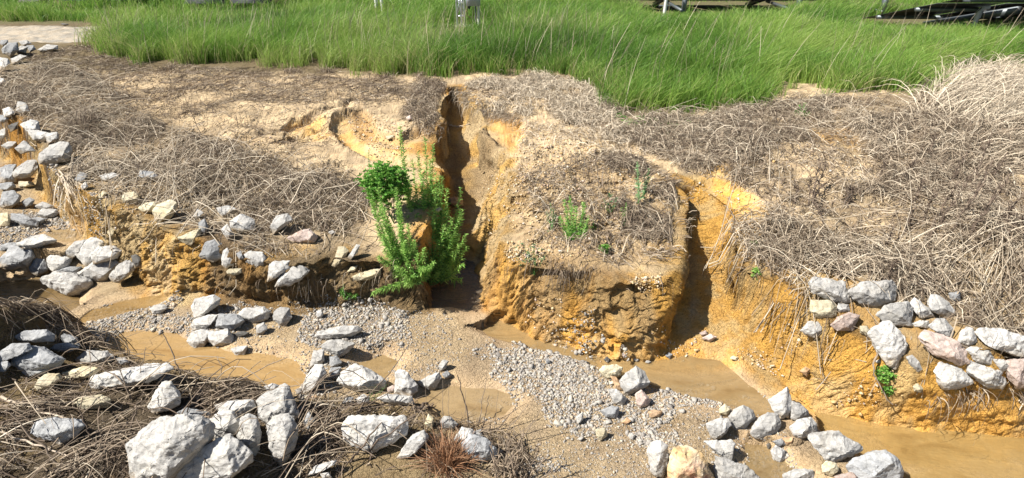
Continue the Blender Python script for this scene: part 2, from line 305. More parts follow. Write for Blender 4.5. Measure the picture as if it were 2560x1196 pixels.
def grade(lo, hi, fine, s0, gmax, far):
    """sample positions: step s0 inside fine=(a,b), growing outside"""
    a, b = fine; out = list(np.arange(a, b, s0)); s = s0; q = b
    while q < hi:
        out.append(q); s = min(s * 1.035, gmax if q < far else 1e9); q += s
    s = s0; q = a - s0; L = []
    while q > lo:
        L.append(q); s = min(s * 1.035, gmax if q > -far else 1e9); q -= s
    return np.array(L[::-1] + out + [hi])
XS = grade(-90, 90, (-3.4, 3.4), 0.0095, 0.03, 9); YS = grade(-3, 130, (1.0, 3.7), 0.009, 0.03, 9)
GX, GY = np.meshgrid(XS, YS); X = GX.ravel(); Y = GY.ravel()
near = (np.abs(X) < 12) & (Y < 11); xn, yn = X[near], Y[near]
jx = xn + 0.045 * fbm(xn, yn, 4, 2, 3); jy = yn + 0.045 * fbm(xn, yn, 4, 2, 9)   # ragged outlines
def two(Ep, Fq, x, y):
    dE = sdist(x, y, Ep); dF = sdist(x, y, Fq)
    t = np.where(dE > 0, 1.0, np.where(dF < 0, 0.0, dF / (dF - np.minimum(dE, 0) + 1e-6)))
    return t, dE, dF
t1, dE1, dF1 = two(E, Fp, jx, jy)
t2, dE2, dF2 = two(NEw, NFw, jx, jy)
zt = idw(xn, yn, ZT); zt = np.where(yn > 6, zt * 1 - 0.06 * (yn - 6), zt)
zw = idw(xn, yn, ZW); zn = idw(xn, yn, ZN)
bars = 0.012 + 0.018 * (fbm(xn, yn, 1.6, 3, 21) + 0.3) + 0.005 * fbm(xn, yn, 14, 3, 5)
zb = zw + np.maximum(bars, 0.004)
wetm = np.zeros_like(xn); wcol = np.zeros((len(xn), 3)); rim = np.full(len(xn), -9.0)
WP = [([tuple(pw(a, b, z)) for a, b in P], z, c) for P, z, c in WATER]
for P, z, c in WP:
    d = sdist(jx, jy, P); ins = ss(-0.03, 0.05, d)
    zb = np.where(d > -0.08, np.minimum(zb, z + 0.006 - 0.035 * ins) * ss(-0.08, -0.0, d) + zb * (1 - ss(-0.08, -0.0, d)), zb)
    wetm = np.maximum(wetm, ss(-0.16, 0.0, d))
    rim = np.where((d < -0.015) & (d > -0.16), np.maximum(rim, z + 0.012 * ss(-0.015, -0.05, d)), rim)
def prof(t, k=0.35):                       # steep upper face, spread-out foot
    return (1 - k) * ss(0.0, 1, t) + k * t ** 2
big = fbm(xn, yn, 3, 4, 31); mid = fbm(xn, yn, 11, 4, 37, .6); fin = fbm(xn, yn, 38, 3, 41, .6)
MF = ss(-.15, .1, sdist(xn, yn, [tuple(pw(*c)) for c in [(1200,560,-.1),(1640,600,-.1),(1620,930,-.48),(1180,830,-.46)]]))
z = zb + (zt - zb) * ((1 - MF) * prof(t1) + MF * (.45 * ss(0, 1, t1) + .55 * (1 - (1 - np.clip(t1, 0, 1)) ** 1.7)))
slope = np.clip(4 * t1 * (1 - t1), 0, 1)
z += slope * (0.035 * big + (0.006 + .05 * MF) * mid)
inner = ss(0, 0.25, dE1); TOP = ss(-.1, .1, sdist(xn, yn, [tuple(pw(*c)) for c in [(1240,330,.05),(1500,330,.05),(1660,440,.0),(1660,640,-.1),(1280,650,-.1)]]))
crustn = fbm(xn * 1.0, yn * 3.2, 2.6, 4, 51)
led = ss(-0.05, 0.0, crustn) + ss(0.18, 0.22, crustn) + ss(-0.3, -0.26, crustn)
z += np.where(dE1 > 0, inner * 0.012 * led - 0.01 * inner + 0.02 * big * inner + ((0.008 + .030 * TOP) * mid + (0.006 + .012 * TOP) * fin), 0)
# near bank
z = np.maximum(z, rim); z2 = z + (zn - z) * prof(t2); z2 += np.clip(4 * t2 * (1 - t2), 0, 1) * (0.02 * mid + 0.01 * fin) + np.where(t2 >= 1, 0.025 * big + 0.012 * mid, 0)
z = np.where(t2 > 0, z2, z)
# carved scoops and rills on the flat
def wp(L, zz=0.05): return [tuple(pw(a, b, zz)) for a, b in L]
SCOOP = [(wp([(830,338),(850,300),(900,288),(935,300),(940,330),(1000,345),(1040,318),(1092,330),(1096,420),(1060,402),(1000,402),(930,392),(880,372)]), 0.075),
         (wp([(700,322),(735,300),(820,306),(835,345),(770,352),(720,345)]), 0.04),
         (wp([(1200,280),(1290,285),(1320,330),(1290,380),(1240,370),(1205,330)]), 0.05),
         (wp([(2010,325),(2090,322),(2160,350),(2180,375),(2080,372),(2020,350)], .1), 0.03),
         (wp([(1700,455),(1760,445),(1860,470),(1900,500),(1850,520),(1740,510)], .03), 0.04)]
clayx = np.zeros_like(xn)
for P, dep in SCOOP:
    d = sdist(jx, jy, P); k = ss(-0.015, 0.05, d); z -= dep * k * (dE1 > -0.1) * (1 - .35 * ss(0.05, .25, d)); clayx = np.maximum(clayx, ss(-0.02, 0.04, d))
for L, wd, dep in [([(600,352),(660,335),(720,318),(790,300),(850,285),(890,262)], .035, .05), ([(560,372),(640,372),(720,350),(780,330),(830,318)], .03, .04),
                   ([(730,430),(800,410),(880,405),(930,412)], .025, .03), ([(380,365),(450,350),(560,345)], .02, .025), ([(2020,480),(2080,520),(2180,560)], .04, .04)]:
    d, _ = pdist(jx, jy, wp(L), False); z -= dep * np.exp(-(d / wd) ** 2)
# pinnacles and knobs on the clay faces
# overhang: the lower part of the faces is cut back under the turf
UC = sdist(xn, yn, [tuple(pw(*c)) for c in [(500,640,-.1),(640,620,-.1),(1080,580,-.1),(1130,800,-.46),(900,830,-.46),(560,790,-.46),(470,740,-.46)]])
uc = ss(-0.1, 0.12, UC); DY = np.zeros_like(xn)
GC = ss(-0.05, 0.08, sdist(xn, yn, [tuple(pw(*c)) for c in [(1040,230,.1),(1135,205,.1),(1145,280,-.05),(1150,330,-.1),(1160,500,-.3),(1150,640,-.4),(1030,640,-.3)]]))
low = -np.where(dE1 > 0, np.exp(-dE1 / 0.14), ss(.15, .8, t1))
DY += uc * 0.06 * low * (1 + .8 * fbm(xn, yn, 3, 2, 7))
UC2 = ss(-0.05, 0.1, sdist(xn, yn, [tuple(pw(*c)) for c in [(2150,900,-.2),(2700,900,-.2),(2800,1080,-.55),(2150,1080,-.55)]]))
DY += UC2 * 0.04 * low
DX = np.zeros_like(xn)
DX -= GC * 0.05 * low
UC3 = ss(-0.05, 0.1, sdist(xn, yn, [tuple(pw(*c)) for c in [(1600,560,-.1),(1700,470,-.05),(1790,640,-.4),(1800,880,-.48),(1640,900,-.48)]]))
DX -= UC3 * 0.10 * low
Z = 0.15 - 0.06 * np.maximum(Y - 6, 0) + 0.0 * X; Z = np.maximum(Z, -0.9)
z = np.maximum(z, -.9 + 1.15 * np.exp(-((xn + 4.05) / .42) ** 4) * ss(2.1, 2.45, yn) * ss(3.45, 3.15, yn) + .04 * mid)   # unseen earth bump added left of the view to shade the left pool
Z[near] = z
# ---- soil colour (what the ground is made of; gully floors also darkened for shade)
def lerp(a, b, t): return a + (b - a) * np.clip(t, 0, 1)[:, None]
def c3(r, g, b): return np.array([[r, g, b]])
n_a = fbm(xn, yn, 2.3, 4, 61); n_b = fbm(xn, yn, 9, 4, 67); n_c = fbm(xn, yn, 30, 3, 71)
col = np.repeat(c3(.64, .49, .30), len(xn), 0)
col = lerp(col, c3(.42, .32, .20), ss(-.05, .4, n_b + .4 * n_c))
col = lerp(col, c3(.20, .155, .10), ss(.0, .04, crustn) * ss(.09, .05, crustn) * .8)
clay = lerp(np.repeat(c3(.80, .48, .14), len(xn), 0), c3(.78, .58, .30), ss(-.1, .25, n_b)); clay = lerp(clay, c3(.70, .36, .08), ss(.0, .3, n_a)); clay = lerp(clay, c3(.50, .38, .22), ss(.1, .3, n_c) * .5)
clay = lerp(clay, c3(.42, .30, .16), ss(.05, .35, fbm(xn, yn, 4, 4, 83)) * .5)
sand = lerp(np.repeat(c3(.66, .50, .30), len(xn), 0), c3(.56, .425, .27), ss(-.1, .4, n_a + .5 * n_b))
onslope = np.where(dE1 < 0, 1, ss(.14, 0, dE1 + .1 * n_b))
col = lerp(col, clay, onslope); col = lerp(col, clay, clayx * .75)
col = lerp(col, sand, np.where(dF1 < 0, ss(-.0, -.06, dF1), 0))
def reg(L, zz, soft=.08): return ss(-soft, soft, sdist(jx, jy, wp(L, zz)))
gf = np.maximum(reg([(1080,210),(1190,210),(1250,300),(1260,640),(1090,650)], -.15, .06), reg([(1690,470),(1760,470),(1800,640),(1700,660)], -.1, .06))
col = lerp(col, lerp(np.repeat(c3(.50, .32, .12), len(xn), 0), c3(.36, .25, .13), ss(-.2, .3, n_b)), gf * ss(.05, -.05, dF1))  # gully floors: clay brown, set darker to deepen the shade there
# strongly orange wash-out of the second gully and the right bank's foot
om = reg([(1690,600),(1760,560),(1860,660),(1960,800),(2150,900),(2560,980),(2560,1110),(2200,1090),(1980,1000),(1850,900),(1740,900),(1560,910),(1250,800),(1250,740),(1400,800),(1640,850),(1740,800)], -.45, .06); om = np.maximum(om, (xn > .75) * (dE1 < .02) * (dF1 > -.05) * ss(-.45, .1, n_a + .3) * .95)
col = lerp(col, lerp(np.repeat(c3(.78, .43, .09), len(xn), 0), c3(.74, .50, .20), ss(-.1, .3, n_b + n_c * .5)), om * .85)
og = reg([(1120,300),(1200,330),(1290,480),(1230,620),(1190,640),(1170,560),(1180,430)], -.2, .06)
col = lerp(col, lerp(lerp(np.repeat(c3(.80, .50, .16), len(xn), 0), c3(.72, .54, .30), ss(-.15, .2, n_b)), c3(.50, .37, .21), ss(.0, .3, n_a)), og * .9)
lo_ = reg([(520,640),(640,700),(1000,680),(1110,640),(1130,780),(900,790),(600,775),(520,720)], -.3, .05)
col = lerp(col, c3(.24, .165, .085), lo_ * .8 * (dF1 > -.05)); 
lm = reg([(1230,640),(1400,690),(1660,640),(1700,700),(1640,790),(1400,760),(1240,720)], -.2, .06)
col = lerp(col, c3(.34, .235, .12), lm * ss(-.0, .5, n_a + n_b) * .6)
top2 = reg([(1290,430),(1640,420),(1690,560),(1640,640),(1300,640)], 0.0, .08); col = lerp(col, c3(.42, .30, .16), top2 * .7)
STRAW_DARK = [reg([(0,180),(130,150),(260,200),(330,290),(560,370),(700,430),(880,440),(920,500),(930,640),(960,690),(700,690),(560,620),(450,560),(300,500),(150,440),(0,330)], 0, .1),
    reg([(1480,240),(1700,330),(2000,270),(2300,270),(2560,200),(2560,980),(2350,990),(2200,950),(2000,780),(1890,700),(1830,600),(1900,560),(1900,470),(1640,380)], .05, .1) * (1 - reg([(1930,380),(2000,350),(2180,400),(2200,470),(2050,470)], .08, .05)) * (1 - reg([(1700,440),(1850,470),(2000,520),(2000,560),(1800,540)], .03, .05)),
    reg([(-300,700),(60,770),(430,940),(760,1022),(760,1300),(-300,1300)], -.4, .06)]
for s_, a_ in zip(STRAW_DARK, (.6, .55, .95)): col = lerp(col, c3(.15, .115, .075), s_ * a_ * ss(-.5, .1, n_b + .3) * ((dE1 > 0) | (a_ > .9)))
col = lerp(col, c3(.36, .26, .12), (t2 > .5) * ss(.05, .3, n_a) * .7)
# the field under the green grass, the gravel path
col = lerp(col, c3(.17, .13, .07), ss(6.0, 6.6, yn + .5 * n_a)); 
pth = np.maximum(reg([(-400,52),(240,50),(700,46),(700,58),(250,60),(235,105),(-400,105)], .0, .15), 0); col = lerp(col, lerp(np.repeat(c3(.50, .43, .33), len(xn), 0), c3(.36, .33, .28), ss(-.2, .3, n_b)), pth)
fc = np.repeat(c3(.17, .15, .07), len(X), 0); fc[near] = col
coarse = np.full(len(X), .5); coarse[near] = np.clip(.25 + .75 * onslope - .6 * wetm + .2 * (t2 > 0), 0.08, 1)
wet = np.zeros(len(X)); wet[near] = np.clip(wetm * (t1 < .6) * (.8 + .4 * n_b), 0, 1)
nx, ny = len(XS), len(YS); idx = np.arange(nx * ny).reshape(ny, nx)
Fq = np.stack([idx[:-1, :-1], idx[:-1, 1:], idx[1:, 1:], idx[1:, :-1]], -1).reshape(-1, 4)
ZG = Z.reshape(ny, nx)
def gat(G, x, y):
    x = np.asarray(x, float); y = np.asarray(y, float)
    i = np.clip(np.searchsorted(XS, x) - 1, 0, nx - 2); j = np.clip(np.searchsorted(YS, y) - 1, 0, ny - 2)
    u = np.clip((x - XS[i]) / (XS[i + 1] - XS[i]), 0, 1); v = np.clip((y - YS[j]) / (YS[j + 1] - YS[j]), 0, 1)
    if G.ndim == 3: u = u[..., None]; v = v[..., None]
    return (G[j, i] * (1 - u) + G[j, i + 1] * u) * (1 - v) + (G[j + 1, i] * (1 - u) + G[j + 1, i + 1] * u) * v
def zat(x, y): return gat(ZG, x, y)
# pull the grid together on the steep faces so that they get rows of their own
i0, i1 = np.searchsorted(XS, [-3.9, 3.9]); j0, j1 = np.searchsorted(YS, [0.95, 6.4])
PX = GX[j0:j1, i0:i1].copy(); PY = GY[j0:j1, i0:i1].copy()
zc = zat(PX, PY); wgt = np.sqrt(1 + (2.2 * np.diff(zc, axis=0) / np.diff(PY, axis=0)) ** 2)
ker = np.hanning(9)[1:-1]; ker /= ker.sum()
def sm(a, ax): return np.apply_along_axis(lambda m_: np.convolve(np.pad(m_, 3, mode='edge'), ker, mode='valid'), ax, a)
wgt = sm(sm(sm(np.minimum(wgt, 6), 1), 1), 0); cu = np.concatenate([np.zeros((1, wgt.shape[1])), np.cumsum(wgt * np.diff(PY, axis=0), 0)]); fr = (PY - PY[:1]) / (PY[-1:] - PY[:1])
edge_ = np.minimum(1, np.minimum(np.arange(PX.shape[1]), np.arange(PX.shape[1])[::-1]) / 40.0)
for q in range(PX.shape[1]):
    yn_ = np.interp(fr[:, q] * cu[-1, q], cu[:, q], PY[:, q]); PY[:, q] = PY[:, q] * (1 - edge_[q]) + yn_ * edge_[q]
for it in range(40):
    PZ = zat(PX, PY)
    def le(a, b, c): return np.sqrt(a * a + b * b + c * c)
    ex = le(np.diff(PX, axis=1), np.diff(PY, axis=1), np.diff(PZ, axis=1)) ** 1.0; ey = le(np.diff(PX, axis=0), np.diff(PY, axis=0), np.diff(PZ, axis=0)) ** 1.0
    wl, wr, wd_, wu = ex[1:-1, :-1], ex[1:-1, 1:], ey[:-1, 1:-1], ey[1:, 1:-1]; ws = wl + wr + wd_ + wu
    for Q in (PX, PY):
        Q[1:-1, 1:-1] = .3 * Q[1:-1, 1:-1] + .7 * (wl * Q[1:-1, :-2] + wr * Q[1:-1, 2:] + wd_ * Q[:-2, 1:-1] + wu * Q[2:, 1:-1]) / ws
GX2 = GX.copy(); GY2 = GY.copy(); GX2[j0:j1, i0:i1] = PX; GY2[j0:j1, i0:i1] = PY
x_, y_ = GX2.ravel(), GY2.ravel(); z_ = zat(x_, y_)
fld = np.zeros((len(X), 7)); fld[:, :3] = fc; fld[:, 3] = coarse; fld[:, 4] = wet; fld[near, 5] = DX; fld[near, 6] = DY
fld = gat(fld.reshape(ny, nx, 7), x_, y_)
gy_, gx_ = np.gradient(ZG, YS, XS); gr = gat(np.stack([gx_, gy_], -1), x_, y_); gl = np.hypot(gr[:, 0], gr[:, 1]) + 1e-6
gst = np.clip((gl - .45) / 1.2, 0, 1); nr = (np.abs(x_) < 9) & (y_ < 8); gst[~nr] = 0; k = gst > 0
nrm_ = gr / gl[:, None]; xx, yy, zz = x_[k], y_[k], z_[k]
w3 = -.022 + .085 * fbm3(xx, yy, zz, 6, 5, 101, .6) + .034 * np.abs(fbm3(xx, yy, zz, 22, 4, 103, .6)) + .012 * fbm3(xx, yy, zz, 70, 2, 107) + .022 * fbm3(xx * .35, yy * .35, zz * 1.6, 14, 4, 113, .6)
w3 *= np.where(xx > .85, .5, 1.0)
w3 += np.clip(-fld[k, 6] / .06, 0, 1) * (.05 * fbm3(xx, yy, zz * 1.3, 9, 4, 117, .6) - .02)
Xd, Yd, Zd = x_ + fld[:, 5], y_ + fld[:, 6], z_.copy()
Xd[k] -= nrm_[k, 0] * gst[k] * w3; Yd[k] -= nrm_[k, 1] * gst[k] * w3; Zd[k] += gst[k] * .014 * fbm3(xx, yy, zz, 16, 3, 109)
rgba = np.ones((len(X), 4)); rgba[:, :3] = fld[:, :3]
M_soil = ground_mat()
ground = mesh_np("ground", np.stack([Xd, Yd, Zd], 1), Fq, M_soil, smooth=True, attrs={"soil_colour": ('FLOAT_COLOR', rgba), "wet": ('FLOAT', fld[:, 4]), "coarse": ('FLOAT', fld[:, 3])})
tag(ground, kind="structure")
bpy.context.view_layer.update()
def hit(px, py):
    d = ray(px, py); ok, loc, nrm, _ = ground.ray_cast(Vector(EYE), Vector(d).normalized())
    return np.array(loc) if ok else pw(px, py, -.3)
def hp(L): return [tuple(hit(a, b)) for a, b in L]
# ---- water: one patch for each pool or run
M_water = water_mat()
for P, z0, c in WP:
    P = np.array(P)[:, :2]; x0, y0 = P.min(0) - .12; x1, y1 = P.max(0) + .12
    x0 = max(x0, -9); x1 = min(x1, 9); y0 = max(y0, -2)
    gx = np.arange(x0, x1, .02); gy = np.arange(y0, y1, .02); gx_, gy_ = np.meshgrid(gx, gy); f = gx_.ravel(); g = gy_.ravel()
    d = sdist(f, g, P); keep = d > -0.1; ids = np.full(len(f), -1); 
    q = np.arange(len(f)).reshape(len(gy), len(gx)); Q = np.stack([q[:-1, :-1], q[:-1, 1:], q[1:, 1:], q[1:, :-1]], -1).reshape(-1, 4)
    Q = Q[keep[Q].all(1)]; used = np.unique(Q); ids[used] = np.arange(len(used)); 
    zz = z0 + 0.0005 * fbm(f, g, 7, 2, 91); cc = np.ones((len(used), 4)); cc[:, :3] = c
    o = mesh_np("water", np.stack([f, g, zz], 1)[used], ids[Q], M_water, smooth=True, attrs={"soil_colour": ('FLOAT_COLOR', cc)}); tag(o, kind="structure")

# ================================================================ STONES
# zoomed outline coordinates (x, y) / 2.99 + the origin of the region they were read from
def noise3(co, f, seed):
    p = Vector((co[0] * f + seed * 7.13, co[1] * f - seed * 3.7, co[2] * f + seed * 1.9))
    from mathutils import noise as nz
    return nz.noise(p) + .5 * nz.noise(p * 2.1) + .25 * nz.noise(p * 4.3)
def stone(outline, mat, name="rock", thick=.5, bulge=.26, seed=0, apex=None, sink=0.0, lift=0.0, scl=1.05):
    r = random.Random(seed * 31 + 5)
    O = np.array(outline, float); c = O.mean(0); O = c + (O - c) * scl
    area = .5 * abs(np.dot(O[:, 0], np.roll(O[:, 1], 1)) - np.dot(O[:, 1], np.roll(O[:, 0], 1))); size = math.sqrt(max(area, 1))
    lowp = O[np.argmax(O[:, 1])]
    g = hit(c[0] * .3 + lowp[0] * .7, lowp[1] + 1); d = ray(*lowp); D = np.dot(g - EYE, [0, math.cos(PITCH), -math.sin(PITCH)])
    D = min([D] + [np.dot(hit(x, y) - EYE, [0, math.cos(PITCH), -math.sin(PITCH)]) + .12 * size / FPX * D for x, y in list(O) + [tuple(c)]])
    D = D * (1 - lift) + sink; S = size / FPX * D                      # real size in metres
    P = []
    def at(px, py, dep): q = ray(px, py); return EYE + q * (D + dep)
    for x, y in O: P.append(at(x, y, r.uniform(-.1, .1) * S))
    w = O[:, 0].max() - O[:, 0].min(); h = O[:, 1].max() - O[:, 1].min()
    if apex is None:
        k = r.choice([0, 1, 2])
        apex = {0: [(.18, .1, 1.0), (-.22, .16, .8), (.05, -.2, .55)], 1: [(.12, .2, 1.0), (-.2, -.05, .85), (.25, -.15, .6)], 2: [(.22, -.08, .95), (-.05, .24, .9)]}[k]
        apex = [(u + r.uniform(-.05, .05), v + r.uniform(-.05, .05), q) for u, v, q in apex]
    for u, v, q in apex: P.append(at(c[0] + u * w, c[1] + v * h, -bulge * S * q * 1.25))
    for x, y in O:
        P.append(at(c[0] + (x - c[0]) * .72, c[1] + (y - c[1]) * .72, (thick + r.uniform(-.1, .1)) * S))
        P.append(at(c[0] + (x - c[0]) * .80, c[1] + (y - c[1]) * .80, -bulge * .55 * S * r.uniform(.5, 1)))
    org = np.mean(P, 0); bm = bmesh.new()
    for p in P: bm.verts.new(p - org)
    bmesh.ops.convex_hull(bm, input=bm.verts[:], use_existing_faces=False)
    bmesh.ops.delete(bm, geom=[v for v in bm.verts if not v.link_faces], context='VERTS')
    bmesh.ops.dissolve_limit(bm, angle_limit=R(9), verts=bm.verts[:], edges=bm.edges[:])
    bmesh.ops.bevel(bm, geom=bm.edges[:], offset=.022 * S, segments=2, affect='EDGES', profile=.6, clamp_overlap=True)
    bmesh.ops.triangulate(bm, faces=bm.faces[:])
    tgt = S / (44 if size > 120 else 24 if size > 70 else 14 if size > 35 else 8)
    for _ in range(5):
        es = [e for e in bm.edges if e.calc_length() > tgt * 1.5]
        if not es or len(bm.verts) > 9000: break
        bmesh.ops.subdivide_edges(bm, edges=es, cuts=1); bmesh.ops.triangulate(bm, faces=[f for f in bm.faces if len(f.verts) > 3])
    bmesh.ops.smooth_vert(bm, verts=bm.verts[:], factor=.2, use_axis_x=True, use_axis_y=True, use_axis_z=True)
    bm.normal_update()
    for v in bm.verts:
        q = v.co / S
        v.co += v.normal * S * (.032 * noise3(q, 2.6, seed) + .026 * noise3(q, 7, seed + 3) - .022 * abs(noise3(q, 4.5, seed + 5)) + .012 * noise3(q, 15, seed) + .022 * (round(noise3(q, 3.4, seed + 9) * 3) / 3))
    me = bpy.data.meshes.new(name); bmesh.ops.recalc_face_normals(bm, faces=bm.faces[:]); bm.to_mesh(me); bm.free()
    me.polygons.foreach_set("use_smooth", np.ones(len(me.polygons), bool))
    me.set_sharp_from_angle(angle=R(38))
    me.materials.append(mat); o = bpy.data.objects.new(name, me); COL.objects.link(o); o.location = Vector(org)
    return o
ST = {"w": stone_mat("grey_granite", (.47, .455, .43), (.67, .65, .61), (.62, .56, .44), .35),
      "b": stone_mat("blue_grey_granite", (.31, .315, .32), (.47, .475, .475), (.42, .40, .35), .3),
      "y": stone_mat("cream_stone", (.60, .52, .34), (.70, .64, .48), (.55, .40, .18), .5, .3),
      "p": stone_mat("pinkish_stone", (.56, .43, .37), (.66, .56, .50), (.50, .32, .22), .5, .35),
      "o": stone_mat("orange_stone", (.62, .38, .20), (.70, .50, .32), (.55, .28, .10), .5, .2),
      "d": stone_mat("dark_stone", (.10, .095, .09), (.2, .19, .17), (.2, .15, .09), .5, .4),
      "q": stone_mat("rusty_quartz", (.68, .44, .17), (.72, .62, .48), (.42, .16, .12), 1.0, .15)}
ORG = {"A": (0, 0), "B": (640, 0), "E": (0, 400), "F": (640, 400), "H": (1920, 400), "I": (0, 796), "J": (640, 796), "K": (1280, 796), "L": (1920, 796)}
